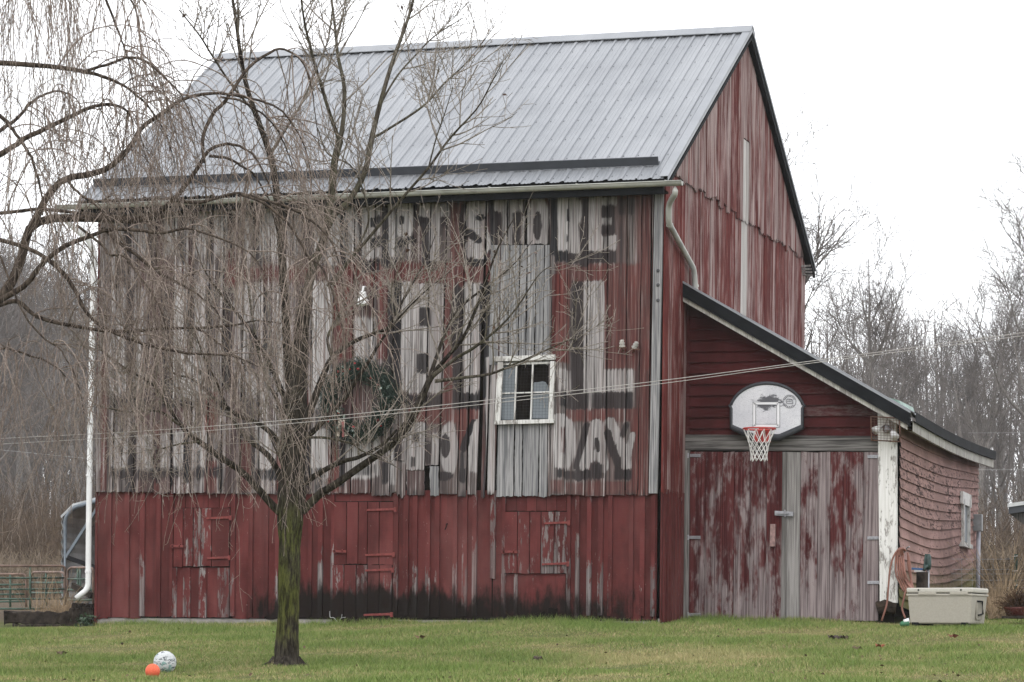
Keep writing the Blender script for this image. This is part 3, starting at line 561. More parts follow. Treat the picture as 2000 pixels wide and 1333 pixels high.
roof = MB()
XL, XR = -BW-.16, .11; YE = -.36
sl_len = math.hypot(BD/2-YE, ZR-ZE); sn = np.array([0, -(ZR-ZE), BD/2-YE])/sl_len; sdv = np.array([0, BD/2-YE, ZR-ZE])/sl_len
def rp(x, s, h): return np.array([x, YE, ZE])+sdv*s+sn*h    # point on the front slope
def rpb(x, s, h):
    p = rp(x, s, h); return np.array([p[0], BD-p[1], p[2]])
roof.prism([rp(XL, 0, -.05), rp(XR-.02, 0, -.05), rp(XR-.02, sl_len, -.05), rp(XL, sl_len, -.05)], sn*-.06)
roof.prism([rpb(XL, 0, -.05), rpb(XR-.02, 0, -.05), rpb(XR-.02, sl_len, -.05), rpb(XL, sl_len, -.05)], np.array([0, -sn[1], sn[2]])*-.06)
roofo = roof.build('roof', M_BLACK, barn)
RIB = .2115; npan = int(math.ceil((XR-XL)/(4*RIB)))
def panel_prof(x0, x1):
    pr = [(x0, 0)]; x = x0
    while x < x1-.02:
        pr += [(x+.004, .022), (x+.026, .022), (x+.036, 0)]
        for m in (.075, .13):
            if x+m+.03 < x1: pr += [(x+m, 0), (x+m+.006, .005), (x+m+.022, .005), (x+m+.028, 0)]
        x += RIB
    pr = [p for p in pr if p[0] <= x1+.03]; pr.append((max(x1, pr[-1][0]+.01), 0)); return pr
PR = np.random.default_rng(5)
for side, fn in ((0, rp), (1, rpb)):
    for k in range(npan):
        x0 = XL+.02+k*4*RIB; x1 = min(x0+4*RIB, XR-.05)
        if x1-x0 < .05: continue
        pr = panel_prof(x0, x1); h0 = -.03+.002*(k % 2)+PR.uniform(0, .002); ext = PR.uniform(-.006, .006)
        V = [fn(x, -.03+ext, h0+h) for x, h in pr]+[fn(x, sl_len-.04, h0+h) for x, h in pr]; n = len(pr)
        i = np.arange(n-1); Fq = np.stack([i, i+1, n+i+1, n+i], 1)
        if side: Fq = Fq[:, ::-1]
        m = MB().arr(V, Fq); m.build('roof_panel', M_ROOF, roofo)
sc = MB()
for r_ in range(8):
    s = .12+r_*.76
    for k in range(int((XR-XL)/RIB)):
        p = rp(XL+.02+k*RIB+.055+PR.uniform(-.006, .006), s+PR.uniform(-.012, .012), -.024); sc.hexa([p+a*np.array([.007, 0, 0])+b*sdv*.007+c*sn*.004 for c in (0, 1) for a, b in ((-1, -1), (1, -1), (1, 1), (-1, 1))])
o = sc.build('screws', M_SCREW, roofo); o['kind'] = 'stuff'
rc = MB(); t_ = .012
for fn in (rp, rpb): rc.prism([fn(XL-.02, sl_len+.01, .03), fn(XR+.03, sl_len+.01, .03), fn(XR+.03, sl_len-.2, .012), fn(XL-.02, sl_len-.2, .012)], (0, 0, t_))
rc.build('ridge_cap', M_ROOF, roofo)
for fn in (rp, rpb):
    rk = MB(); rk.prism([fn(XR-.1, -.03, .004), fn(XR+.025, -.03, .004), fn(XR+.025, sl_len-.02, .004), fn(XR-.1, sl_len-.02, .004)], sn*.006); rk.prism([fn(XR+.02, -.03, .0), fn(XR+.028, -.03, .0), fn(XR+.028, sl_len-.02, .0), fn(XR+.02, sl_len-.02, .0)], (0, 0, -.055)); rk.build('rake_trim', M_ROOF, roofo)
    rb = MB(); rb.prism([fn(XR-.03, .02, -.1), fn(XR+.012, .02, -.1), fn(XR+.012, sl_len-.03, -.1), fn(XR-.03, sl_len-.03, -.1)], (0, 0, -.06)); rb.build('rake_board', M_BLACK, roofo)
sg = MB(); s0 = .42
sg.prism([rp(XL+.1, s0, .0), rp(XR-.21, s0, .0), rp(XR-.21, s0+.02, .0), rp(XL+.1, s0+.02, .0)], sn*.12); sg.prism([rp(XL+.1, s0+.02, .004), rp(XR-.21, s0+.02, .004), rp(XR-.21, s0+.1, .004), rp(XL+.1, s0+.1, .004)], sn*.012)
sg.build('snow_guard', M_SNOW, roofo)
MB().box(XL, XR-.05, YE+.03, YE+.06, ZE-.24, ZE-.1).build('fascia', M_BLACK, barn); MB().box(XL, XR-.06, YE+.06, -.02, ZE-.2, ZE-.17).build('soffit', M_INNER, barn)  # fascia and soffit coloured black for the shadow under gutter and eave
# gutter: half round trough, slightly sagging
gn = 30; gx = np.linspace(XL-.3, XR+.23, gn); an = np.linspace(math.pi*1.0, math.pi*2.0, 9); gr = .062
gc = np.stack([gx, np.full(gn, YE-.035), ZE-.09-.035*np.sin(np.linspace(0, math.pi, gn))*0-.02*np.linspace(1, 0, gn)], 1)
V = np.array([c+np.array([0, math.cos(a)*gr, math.sin(a)*gr]) for c in gc for a in an]); k = len(an); i = (np.arange(gn-1)[:, None]*k+np.arange(k-1)[None]).ravel()
gm = MB().arr(V, np.stack([i, i+1, i+k+1, i+k], 1)); gm.tube(gc+np.array([0, -gr, 0]), .009, 6); gm.tube(gc+np.array([0, gr, 0]), .006, 6)
for c in (gc[0], gc[-1]): gm.add([c+np.array([0, math.cos(a)*gr, math.sin(a)*gr]) for a in an], [tuple(range(k))])
gut = gm.build('gutter', M_GUTTER, barn, smooth=True)
for x in np.linspace(XL, XR, 8): MB().bar((x, YE-.1, ZE-.075), (x, YE+.04, ZE-.07), .02, .006).build('gutter_strap', M_GUTTER, gut)
def pipe(name, pts, r, mat, parent, bands=()):
    m = MB(); m.tube(pts, r, 10); o = m.build(name, mat, parent, smooth=True)
    for b, q in bands: MB().tube([np.array(b)-np.array(q)*.015, np.array(b)+np.array(q)*.015], r+.008, 10).build('pipe_band', mat, o)
    return o
e0 = gc[-1]+np.array([-.1, 0, -.05])
def bez(pts, n=8):   # rounded polyline
    pts = [np.array(p, float) for p in pts]; out = [pts[0]]
    for a, b, c in zip(pts[:-2], pts[1:-1], pts[2:]):
        l = min(np.linalg.norm(b-a), np.linalg.norm(c-b))*.35; p = b+(a-b)/np.linalg.norm(a-b)*l; q = b+(c-b)/np.linalg.norm(c-b)*l
        out += [p*(1-t)**2+2*b*t*(1-t)+q*t*t for t in np.linspace(0, 1, n)]
    return out+[pts[-1]]
g1 = onp(1306, 400, 0, .09); g2 = onp(1306, 436, 0, .07); g3 = onp(1356, 528, 0, .07); g4 = onp(1358, 572, 0, .07); g5 = onp(1378, 585, 0, .12)
pipe('downspout', bez([e0, e0+np.array([0, .0, -.12]), g1, g2, g3, g4, g5]), .042, M_GUTTER, barn, [(g4+np.array([0, 0, .1]), (0, 0, 1)), (g2*.96+g3*.04, (0, .5, -.8))])
d0 = gc[0]+np.array([.1, 0, -.05]); wx = -BW+.005; zlast = onp(180, 1150, 1, -.07)
pipe('downspout', bez([d0, d0+np.array([0, .05, -.15]), (wx-.02, -.08, ZE-.65), (wx-.06, -.07, 2.2), (wx-.06, -.07, zlast[2]), (wx-.21, -.16, zlast[2]-.15)]), .043, M_WHITEM, barn, [((wx-.06, -.07, zlast[2]+.25), (0, 0, 1)), ((wx-.06, -.07, 2.6), (0, 0, 1)), ((wx-.045, -.07, 4.6), (0, 0, 1))])
# broken eave end at the rear corner
bo = MB(); p = onp(1568, 530, 0, .05)
for k in range(4): bo.bar(p+np.array([-.4, -.1+.03*k, .02*k]), p+np.array([.1, .16+.16*(3-k)/3*1., .05*k-.04]), .05, .03)
bo.build('broken_eave_board', M_GREY, barn)

# ------------------------------------------------------------------ garage lean-to
GY, GX, GD = 1.35, 3.08, 9.0          # front plane Y, side plane X, rear Y
gar = thing('garage', 'low red clapboard lean-to garage with worn double doors beside the barn', 'garage', (1.5, GY, .55))
def gf(px, py, off=0.): return onp(px, py, 1, GY-off)
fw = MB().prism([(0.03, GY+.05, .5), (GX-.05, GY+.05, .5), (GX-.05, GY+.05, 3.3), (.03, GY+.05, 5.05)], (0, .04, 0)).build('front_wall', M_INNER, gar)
zfr = lambda x: 5.22-(5.22-3.46)*(x/3.26)      # underside of the roof along the front
z = 3.13; kk = 0; CS = np.random.default_rng(31)
while z < 5.1:
    h = .158; x0 = .03; x1 = 2.8
    xe = min(x1, (5.18-z)/(5.22-3.46)*3.26)           # cut by the roof line
    xt = min(x1, (5.18-z-h)/(5.22-3.46)*3.26)
    if xe < .15: break
    xt = max(xt, .08)
    P = [(x0, GY-.045, z+CS.uniform(-.004, .004)), (xe, GY-.045, z+CS.uniform(-.008, .008)), (x0, GY-.012, z+h+.02), (xt, GY-.012, z+h+.02)]
    wr = .25+.3*CS.uniform(); low_ = z < 3.8
    grid_plank('clapboard', M_CLAP, fw, P, (0, .014, 0), 24, 2, lambda C, wr=wr: np.stack([np.full(len(C), wr), .55*sst(C[:, 0], .2, 1.6)*(1-sst(C[:, 2], 3.6, 4.6))*CS.uniform(.3, .9)+.0*C[:, 0], 0*C[:, 0]], 1), None, .002, 1000+kk)
    z += h; kk += 1
MB().prism([gf(1337, 880, .05), gf(1716, 882, .05), gf(1716, 852, .05), gf(1337, 849, .05)], (0, .08, 0)).build('lintel', M_GREYH, gar, bevel=.006)
MB().prism([gf(1331, 1213, .06), gf(1344, 1213, .06), gf(1347, 880, .06), gf(1334, 880, .06)], (0, .1, 0)).build('door_post', M_GREY, gar, bevel=.006)
MB().prism([gf(1337, 850, .04), gf(1347, 850, .04), gf(1347, 600, .04), gf(1335, 590, .04)], (0, .06, 0)).build('trim_board', M_CLAP, gar, attr=np.zeros((8, 3)))
def gdoor(label, xs, seed, wear, raw=()):
    d = thing('garage_door', None, None, gf((xs[0]+xs[-1])/2, 1212, .03), parent=gar); d['label'] = label; r = np.random.default_rng(seed)
    for k in range(len(xs)-1):
        px = [(xs[k]-3+.4, 1213), (xs[k+1]-3-.4, 1213), (xs[k]+.4, 883+r.uniform(-1, 2)), (xs[k+1]-.4, 883+r.uniform(-1, 2))]; P = [gf(p[0], p[1], .03+r.uniform(0, .006)) for p in px]
        wv = wear[k]; rw = 1. if k in raw else 0.
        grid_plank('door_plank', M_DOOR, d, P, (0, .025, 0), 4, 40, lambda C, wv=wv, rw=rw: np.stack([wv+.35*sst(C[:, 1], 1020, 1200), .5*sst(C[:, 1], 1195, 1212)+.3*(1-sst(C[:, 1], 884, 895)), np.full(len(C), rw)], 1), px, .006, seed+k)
    return d
dl = gdoor('left garage door, mostly dark red, with a wooden pull block', [1346, 1379, 1412, 1435, 1465, 1498, 1529], 1100, [.16, .3, .22, .38, .48, .2])
dr = gdoor('right garage door, greyer and more worn, against the white post', [1537, 1564, 1598, 1622, 1654, 1687, 1718], 1120, [.9, .56, .68, .36, .46, .78], (0,))
MB().prism([gf(1525, 1213, .065), gf(1534, 1213, .065), gf(1537, 883, .065), gf(1528, 883, .065)], (0, .03, 0)).build('astragal', M_GREY, dr, bevel=.004)
def ghinge(d, x0, x1, y):
    m = MB(); m.prism([gf(x0, y+3, .05), gf(x1, y+3, .05), gf(x1, y-3, .05), gf(x0, y-3, .05)], (0, .012, 0)); m.tube([gf(x1 if d is dr else x0, y+5, .055), gf(x1 if d is dr else x0, y-5, .055)], .014, 8)
    for t in (.2, .5, .8): m.sphere(gf(x0+(x1-x0)*t, y, .054), .008, 6, 4)
    m.build('hinge', M_STEEL, d)
for y in (892, 1051, 1138): ghinge(dr, 1694, 1719, y)
for y in (890, 1050, 1201): ghinge(dl, 1344, 1368, y)
m = MB(); m.prism([gf(1513, 1007, .085), gf(1549, 1009, .085), gf(1549, 1000, .085), gf(1513, 998, .085)], (0, .02, 0)); m.bar(gf(1516, 1003, .1), gf(1540, 1003, .1), .02, .02); m.tube([gf(1533, 996, .1), gf(1533, 1010, .1)], .012, 6); m.build('hasp', M_STEEL, dr, bevel=.002)
MB().prism([gf(1503, 1068, .1), gf(1513, 1068, .1), gf(1514, 1024, .1), gf(1504, 1024, .1)], (0, .07, 0)).build('pull_block', plain('pinkish_worn_block', (.26, .17, .16), .8, .2, 0, .3, 20), dl, bevel=.006)
# white corner post
post = MB(); post.prism([gf(1718, 1176, .07), gf(1751, 1178, .07), gf(1750, 812, .07), gf(1714, 800, .07)], (0, .12, 0)); post.build('corner_post', M_PEEL, gar, bevel=.006)
sill = MB(); c = gf(1736, 1188, .0); sill.tube([c+np.array([-.16, 0, 0]), c+np.array([-.05, 0, .03]), c+np.array([.1, .02, .01])], [.1, .12, .1], 9); sill.build('rotten_sill', plain('rotten_wood', (.035, .026, .02), .95, .1, 0, .6, 14, .8), gar)
# side wall: sagging clapboards
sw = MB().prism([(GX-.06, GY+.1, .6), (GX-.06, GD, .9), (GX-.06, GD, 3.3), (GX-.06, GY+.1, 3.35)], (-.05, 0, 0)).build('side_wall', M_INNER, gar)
nb = 19; zb0, zt0 = .74, 3.42
for k in range(nb):
    t0 = k/nb; t1 = (k+1)/nb+.008; ysn = np.linspace(GY+.06, GD, 26)
    sag = lambda t, y: (zb0+(zt0-zb0)*t)+.0*(y)+ (1-t)*.45*sst(y, GY, GD)*((y-GY)/(GD-GY)) - .10*math.sin(math.pi*(.3+.5*t))*np.sin(np.pi*(y-GY)/(GD-GY))*(1-t*.5) + .02*np.sin(y*1.3+k*.7)*(1-t)
    V0 = np.stack([np.full(26, GX+.03), ysn, sag(t0, ysn)], 1); V1 = np.stack([np.full(26, GX+.002), ysn, sag(t1, ysn)], 1); Vb = V0-np.array([.02, 0, 0])
    if k > nb-2: V1[:, 2] = np.minimum(V1[:, 2], 3.45)
    V = np.vstack([V0, V1, Vb]); i = np.arange(25)
    me = mesh_np(V-WL[gar.name], [np.stack([i, i+1, 26+i+1, 26+i], 1), np.stack([52+i, 52+i+1, i+1, i], 1)]); o = link(me, 'clapboard', M_SIDE, sw, WL[gar.name])
    t = t0; wv = .3 if t > .84 else (.58 if t > .45 else .42)
    setattr_col(me, np.stack([np.full(78, wv), np.zeros(78), np.full(78, max(0, .85-t*2.6))], 1))
# small side window
sx = GX+.05
def gs(px, py, off=.05): return onp(px, py, 0, GX+off)
sw_w = MB().prism([gs(1881, 1060, .03), gs(1892, 1062, .03), gs(1892, 985, .03), gs(1881, 978, .03)], (-.03, 0, 0)).build('side_window', M_GLASS, gar)
for a, b, w in (((1881, 1062), (1881, 975), .045), ((1892, 1066), (1892, 985), .045)): MB().bar(gs(*a), gs(*b), .05, w, (0, 1, 0)).build('window_frame', M_TRIMW, sw_w)
MB().bar(gs(1878, 1063), gs(1895, 1069), .09, .07).build('window_sill', M_TRIMW, sw_w); MB().bar(gs(1878, 972), gs(1895, 980), .05, .2).build('window_frame', M_TRIMW, sw_w)
# roof: sloping sheet, thick black drip edge on the front rake, pale boards under it
A0 = onp(1334, 552, 1, GY-.3); A1 = onp(1779, 806, 1, GY-.3); A1[2] = A1[2]
slope = (A1[2]-A0[2])/(A1[0]-A0[0]); YB = GD+.15
A0 = np.array([.005, GY-.3, A0[2]+slope*(.005-A0[0])])
gro = MB(); gro.prism([A0+np.array([0, 0, -.05]), A1+np.array([0, 0, -.05]), A1+np.array([0, YB-GY+.3, -.15]), A0+np.array([0, YB-GY+.3, -.15])], (0, 0, .03)); gro = gro.build('roof', M_GREY, gar)
for k in range(11):
    y0 = GY-.31+k*.72; y1 = min(y0+.73, YB+.02); n = 9; xs = np.linspace(0, 1, 2); ysv = np.linspace(y0, y1, n); hh = np.array([.02, 0, 0, .006, 0, 0, .006, 0, .02])
    V = [A0+(A1-A0)*u*(1.015)+np.array([0, yy-A0[1], h+.002*(k % 2)-.012*(yy-A0[1])]) for u in xs for yy, h in zip(ysv, hh)]; i = np.arange(n-1)
    MB().arr(V, np.stack([i, n+i, n+i+1, i+1], 1)).build('roof_panel', M_ROOF, gro)
def rake(z0, z1, off, d, mat, name, u0=0, u1=1.):
    a = A0+(A1-A0)*u0; b = A0+(A1-A0)*u1
    MB().prism([a+np.array([0, off, z0]), b+np.array([0, off, z0]), b+np.array([0, off, z1]), a+np.array([0, off, z1])], (0, d, 0)).build(name, mat, gro)
rake(-.20, -.012, -.03, .03, M_BLACK, 'drip_edge', 0, 1.0); rake(-.27, -.20, .0, .05, M_DIRTY, 'rake_board', .0, .985); rake(-.012, .02, -.035, .05, M_ROOF, 'rake_trim')
# side eave: black edge and pale fascia, sagging a little
sy = np.linspace(GY-.25, YB, 24); sagz = -.05*np.sin(np.pi*(sy-sy[0])/(sy[-1]-sy[0]))
def eave(x, z0, z1, mat, name, d=.03):
    V0 = np.stack([np.full(24, x), sy, A1[2]+z0+sagz], 1); V1 = V0+np.array([0, 0, z1-z0]); V = np.vstack([V0, V1, V0+np.array([-d, 0, 0]), V1+np.array([-d, 0, 0])]); i = np.arange(23)
    m = MB().arr(V, np.concatenate([np.stack([i, i+1, 24+i+1, 24+i], 1), np.stack([48+i, 48+i+1, i+1, i], 1), np.stack([24+i, 24+i+1, 72+i+1, 72+i], 1)])); m.build(name, mat, gro)
eave(A1[0]+.06, -.13, .01, M_BLACK, 'drip_edge'); eave(A1[0]+.02, -.26, -.12, M_DIRTY, 'fascia', .04)
MB().box(GX-.02, A1[0], GY-.1, YB-.1, A1[2]-.14, A1[2]-.1).build('soffit', M_INNER, gro)
MB().box(.0, GX-.05, GD-.02, GD+.02, .6, 3.3).build('rear_wall', M_CLAP, gar, attr=np.zeros((8, 3)))

# ------------------------------------------------------------------ basketball hoop
hp = thing('basketball_hoop', 'fan-shaped grey basketball backboard with red rim and white net above garage door', 'basketball hoop', gf(1498, 850, .12))
def bb(px, py, off): return gf(px, py, off)
board_px = [(1430, 828), (1430, 800), (1428, 786)]+[(1498+68*math.cos(a), 808-56*math.sin(a)*.98) for a in np.linspace(math.radians(160), math.radians(20), 17)]+[(1568, 786), (1564, 800), (1564, 828), (1525, 846), (1470, 846)]
inner = [(1431, 830), (1431, 798), (1428, 792)]+[(1498+70*math.cos(a), 806-54*math.sin(a)) for a in np.linspace(math.radians(165), math.radians(15), 19)]+[(1568, 792), (1564, 798), (1564, 830), (1522, 848), (1474, 848)]
t = NT('speckled_backboard', .55, .4); sp = t.noise((130, 130, 130), 1, 2, .5); st = t.noise((9, 9, 14), 1, 6, .7); big = t.noise((3, 3, 3), 1, 4, .6)
c = t.mix(t.ma('MULTIPLY', t.ss(sp, .58, .66), .55), t.mix(t.ss(big, .3, .7), (.52, .525, .56), (.62, .62, .645)), (.12, .12, .15))
ctr = bb(1503, 786, .15); dv = t.n('ShaderNodeVectorMath', operation='DISTANCE'); t.put(dv.inputs[0], t.vm('MULTIPLY', t.pos, (1, 0, 1.7))); dv.inputs[1].default_value = (ctr[0], 0, ctr[2]*1.7)
c = t.mix(t.ma('MULTIPLY', t.ss(t.ma('ADD', t.ma('SUBTRACT', .20, dv.outputs[1]), t.ma('MULTIPLY', t.ma('SUBTRACT', st, .5), .55)), -.005, .06), .93), c, (.05, .05, .06))
M_BB = t.out(c)
o = MB().prism([bb(*p, .16) for p in inner], (0, .03, 0)).build('backboard', M_BB, hp)
# padded dark frame
def offs(poly, s):
    c = np.mean(poly, 0); return [tuple(c+(np.array(p)-c)*s) for p in poly]
ii = np.array(inner); outp = np.array([(p[0]+(p[0]-1498)*.085, p[1]+((p[1]-800)*.14 if p[1] < 800 else (p[1]-800)*.28)) for p in inner])
V = [bb(*p, .165) for p in ii]+[bb(*p, .185) for p in (ii*.5+outp*.5)]+[bb(*p, .16) for p in outp]+[bb(*p, .1) for p in outp]; n = len(ii); k = np.arange(n); j = (k+1) % n
MB().arr(V, np.concatenate([np.stack([a*n+k, a*n+j, (a+1)*n+j, (a+1)*n+k], 1) for a in range(3)])).build('padded_frame', plain('dark_rubber_padding', (.035, .038, .045), .6, .4, 0, .2, 15), hp, smooth=True)
MB().prism([bb(*p, .11) for p in outp], (0, .02, 0)).build('back_panel', M_BLACK, hp)
M_LINE = plain('thin_black_print', (.10, .10, .11), .6); M_WLINE = plain('white_print', (.68, .68, .7), .6, .3, 0, .05)
def strip(mb, a, b, w, off=.166):
    a = np.array(a, float); b = np.array(b, float); d = b-a; nrm = np.array([-d[1], d[0]])/np.hypot(*d)*w/2; mb.prism([bb(*(a-nrm), off), bb(*(b-nrm), off), bb(*(b+nrm), off), bb(*(a+nrm), off)], (0, .004, 0))
sq = MB(); sq2 = MB()
for q, w, mbx, of in (([(1473, 832), (1473, 788), (1520, 788), (1520, 832)], 5, sq, .1635),):
    for a, b in zip(q, q[1:]+q[:1]): strip(mbx, a, b, w, of)
for q in ([(1470.5, 835), (1470.5, 785.5), (1523, 785.5), (1523, 835)], [(1476, 829), (1476, 791), (1517, 791), (1517, 829)]):
    for a, b in zip(q, q[1:]+q[:1]): strip(sq2, a, b, .7, .1655)
sq.build('target_square', M_WLINE, hp); sq2.build('target_outline', M_LINE, hp)
lg = MB(); cx, cy = 1542, 784.5
for k in range(28):
    a0, a1 = k*2*math.pi/28, (k+1)*2*math.pi/28; strip(lg, (cx+12.6*math.cos(a0), cy+12.6*math.sin(a0)), (cx+12.6*math.cos(a1), cy+12.6*math.sin(a1)), .8)
for k in list(range(0, 9))+list(range(11, 16)):    # ring of tiny block letters
    a = math.radians(200+k*16.5) if k < 9 else math.radians(130-(k-11)*20); q = np.array((cx+10*math.cos(a), cy+10*math.sin(a))); d = np.array((math.cos(a), math.sin(a))); strip(lg, q-d*1.1, q+d*1.1, 1.5)
fist = [(-6, -3), (-4.5, -4.6), (-1.5, -4.8), (2, -4.6), (5, -3.6), (6.5, -1), (6, 2), (7, 4), (4, 4), (-2, 4.2), (-5.5, 3.4), (-6.2, .5)]
for a, b in zip(fist, fist[1:]+fist[:1]): strip(lg, (cx+a[0], cy+a[1]), (cx+b[0], cy+b[1]), .9)
for xx in (-3, 0, 3): strip(lg, (cx+xx, cy-4.5), (cx+xx+.3, cy-.5), .7)
strip(lg, (cx-5, cy+.2), (cx+4, cy+.2), .7); lg.build('round_emblem', M_LINE, hp)
# rim, bracket and net
rc_ = gf(1483, 838, .16+.33); rim_r = .228
M_RIM = plain('red_rim_enamel', (.42, .05, .045), .45, .4, 0, .1)
ang = np.linspace(0, 2*math.pi, 33); MB().tube([rc_+rim_r*np.array([math.cos(a), math.sin(a), 0]) for a in ang], .012, 8, False).build('rim', M_RIM, hp, smooth=True)
m = MB(); m.bar(rc_+np.array([0, rim_r, 0]), rc_+np.array([0, .34, 0]), .12, .05); m.bar(rc_+np.array([-.09, .31, -.02]), rc_+np.array([-.09, .31, -.16]), .03, .1, (1, 0, 0)); m.bar(rc_+np.array([.0, .31, .02]), rc_+np.array([0, .31, -.17]), .2, .02, (0, 1, 0)); m.bar(rc_+np.array([-.05, .3, -.14]), rc_+np.array([-.05, .05, -.02]), .02, .02); m.build('rim_bracket', M_RIM, hp, bevel=.004)
net = MB(); NL = 12
def npt(k, row):   # row 0..6
    zz = [0, .14, .2, .26, .32, .38, .44][row]; rr = [.228, .165, .145, .13, .12, .115, .122][row]; a = 2*math.pi*(k+(row % 2)*.5)/NL; return rc_+np.array([rr*math.cos(a), rr*math.sin(a), -zz-.01+.008*math.sin(k*2.3+row)])
for k in range(NL):
    for row in range(6):
        for dk in ((0, 1) if row % 2 else (0, -1)): net.tube([npt(k, row), (npt(k, row)+npt(k+dk, row+1))/2+np.array([0, 0, -.006]), npt(k+dk, row+1)], .0055, 5, False)
net.build('net', plain('white_net_cord', (.66, .65, .63), .8, .2, 0, .08), hp, smooth=True)

# ------------------------------------------------------------------ caged floodlight on the white post
fl = thing('floodlight', 'twin floodlights inside a rusty wire cage on the white garage post', 'floodlight', gf(1730, 862, .12))
cg = MB(); fx = [(1702, 860), (1758, 863), (1757, 817), (1701, 814)]
fp = [gf(*p, .32) for p in fx]; bp = [gf(*p, .07) for p in fx]
for k in range(4):
    for q in (fp, bp): cg.bar(q[k], q[(k+1) % 4], .014, .014, (0, 1, .3))
    cg.bar(fp[k], bp[k], .014, .014)
for s in np.linspace(0, 1, 10)[1:-1]: cg.bar(fp[0]*(1-s)+fp[1]*s, fp[3]*(1-s)+fp[2]*s, .004, .004, (0, 1, 0))
for s in np.linspace(0, 1, 10)[1:-1]: cg.bar(fp[0]*(1-s)+fp[3]*s, fp[1]*(1-s)+fp[2]*s, .004, .004)
for a, b in ((0, 3), (1, 2)):
    for s in np.linspace(0, 1, 6)[1:-1]: cg.bar(fp[a]*(1-s)+fp[b]*s, bp[a]*(1-s)+bp[b]*s, .004, .004)
cg.build('cage', M_RUST, fl)
m = MB(); m.sphere(gf(1732, 838, .13), .06, 12, 8, (1, .6, 1)); m.tube([gf(1728, 832, .15), gf(1718, 838, .2), gf(1712, 842, .2)], .014, 6); m.tube([gf(1738, 835, .15), gf(1744, 845, .2), gf(1746, 850, .2)], .014, 6); m.build('mount', M_STEEL, fl, smooth=True)
for a, b in (((1718, 836), (1708, 842)), ((1742, 842), (1749, 855))):
    p0, p1 = gf(*a, .18), gf(*b, .24); m = MB(); m.tube([p0, p0*.7+p1*.3, p1], [.02, .045, .06], 12); m.build('lamp', M_WHITEM, fl, smooth=True)

# ------------------------------------------------------------------ things on the barn front
bl = thing('barn_light', 'white metal barn light with flared shade above the wreath', 'lamp', onp(708, 597, 1, -.12))
c = onp(708, 596, 1, -.13); MB().lathe(c, [(.095, 0), (.1, .01), (.085, .07), (.062, .09), (.058, .13), (.05, .19), (.0, .2)], 20).build('shade', M_WHITEM, bl, smooth=True)
m = MB(); m.tube([c+np.array([0, 0, .18]), c+np.array([0, .03, .26]), c+np.array([0, .13, .27])], .018, 8); m.build('arm', M_WHITEM, bl, smooth=True); MB().sphere(c+np.array([0, 0, .02]), .045, 12, 8).build('bulb', plain('frosted_bulb', (.6, .6, .58), .3), bl, smooth=True)
for (px, py, lab, tilt) in ((1215, 672, 'white porcelain insulator with wire clamp, left of the pair', 0), (1241, 675, 'grey ringed insulator tilted on its pin, right of the pair', .5)):
    c = onp(px, py, 1, -.1); t_ = thing('insulator', lab, 'insulator', c, 'insulators on the barn front')
    ax = np.array([math.sin(tilt), -.25, math.cos(tilt)]); ax /= np.linalg.norm(ax); m = MB()
    rs = [.022, .045, .045, .03, .04, .04, .026, .034, .015]; m.tube([c+ax*(.014*k-.055) for k in range(9)], rs, 12); m.build('porcelain', plain('aged_porcelain', (.48, .46, .42), .35) if tilt == 0 else plain('grey_porcelain', (.3, .29, .27), .35), t_, smooth=True)
    m = MB(); m.tube([c+ax*-.07, c+ax*-.11+np.array([0, .02, 0]), c+np.array([0, .13, -.06])], .008, 6); m.bar(c+np.array([-.07, -.02, -.05]), c+np.array([.07, -.02, -.06]), .01, .02); m.build('pin', M_RUST, t_)
# wreath
wc = onp(702, 783, 1, -.1); WR = .46
wr = thing('wreath', 'evergreen wreath with red berries and a bow hanging on the barn', 'wreath', onp(702, 866, 1, -.08))
N = 8000; a = rng.uniform(0, 2*math.pi, N); rr = rng.normal(0, .065, (N, 2)); P0 = wc+np.stack([(WR+rr[:, 0])*np.cos(a), np.abs(rr[:, 1])*-1.0+.02, (WR+rr[:, 0])*np.sin(a)], 1)
dr_ = rng.normal(0, 1, (N, 3)); dr_[:, 1] = -np.abs(dr_[:, 1])*.6; dr_ += 1.1*np.stack([-np.sin(a), 0*a, np.cos(a)], 1); dr_ /= np.linalg.norm(dr_, axis=1, keepdims=True); Ln = rng.uniform(.05, .1, N)
V, Fq = tubes(np.stack([P0, P0+dr_*Ln[:, None]], 1), np.stack([np.full(N, .006), np.full(N, .002)], 1), 3)
t = NT('dark_evergreen_needles', .6, .3); nz = t.noise((20, 20, 20), 1, 3, .6); M_NEEDLE = t.out(t.mix(t.ss(nz, .3, .7), (.006, .014, .010), (.022, .042, .03)))
MB().arr(V, Fq).build('foliage', M_NEEDLE, wr)
MB().tube([wc+WR*np.array([math.cos(q), 0, math.sin(q)])+np.array([0, .01, 0]) for q in np.linspace(0, 2*math.pi, 33)], .05, 8, False).build('ring', M_NEEDLE, wr)
M_BERRY = plain('glossy_red_berry', (.28, .018, .022), .25, .5, 0, .15)
for k in range(26):
    q = rng.uniform(0, 2*math.pi); r2 = WR+rng.normal(0, .05); MB().sphere(wc+np.array([r2*math.cos(q), -.09, r2*math.sin(q)]), rng.uniform(.014, .026), 8, 6).build('berry', M_BERRY, wr, smooth=True)
M_LEAF2 = plain('pale_silver_leaf', (.22, .27, .24), .6)
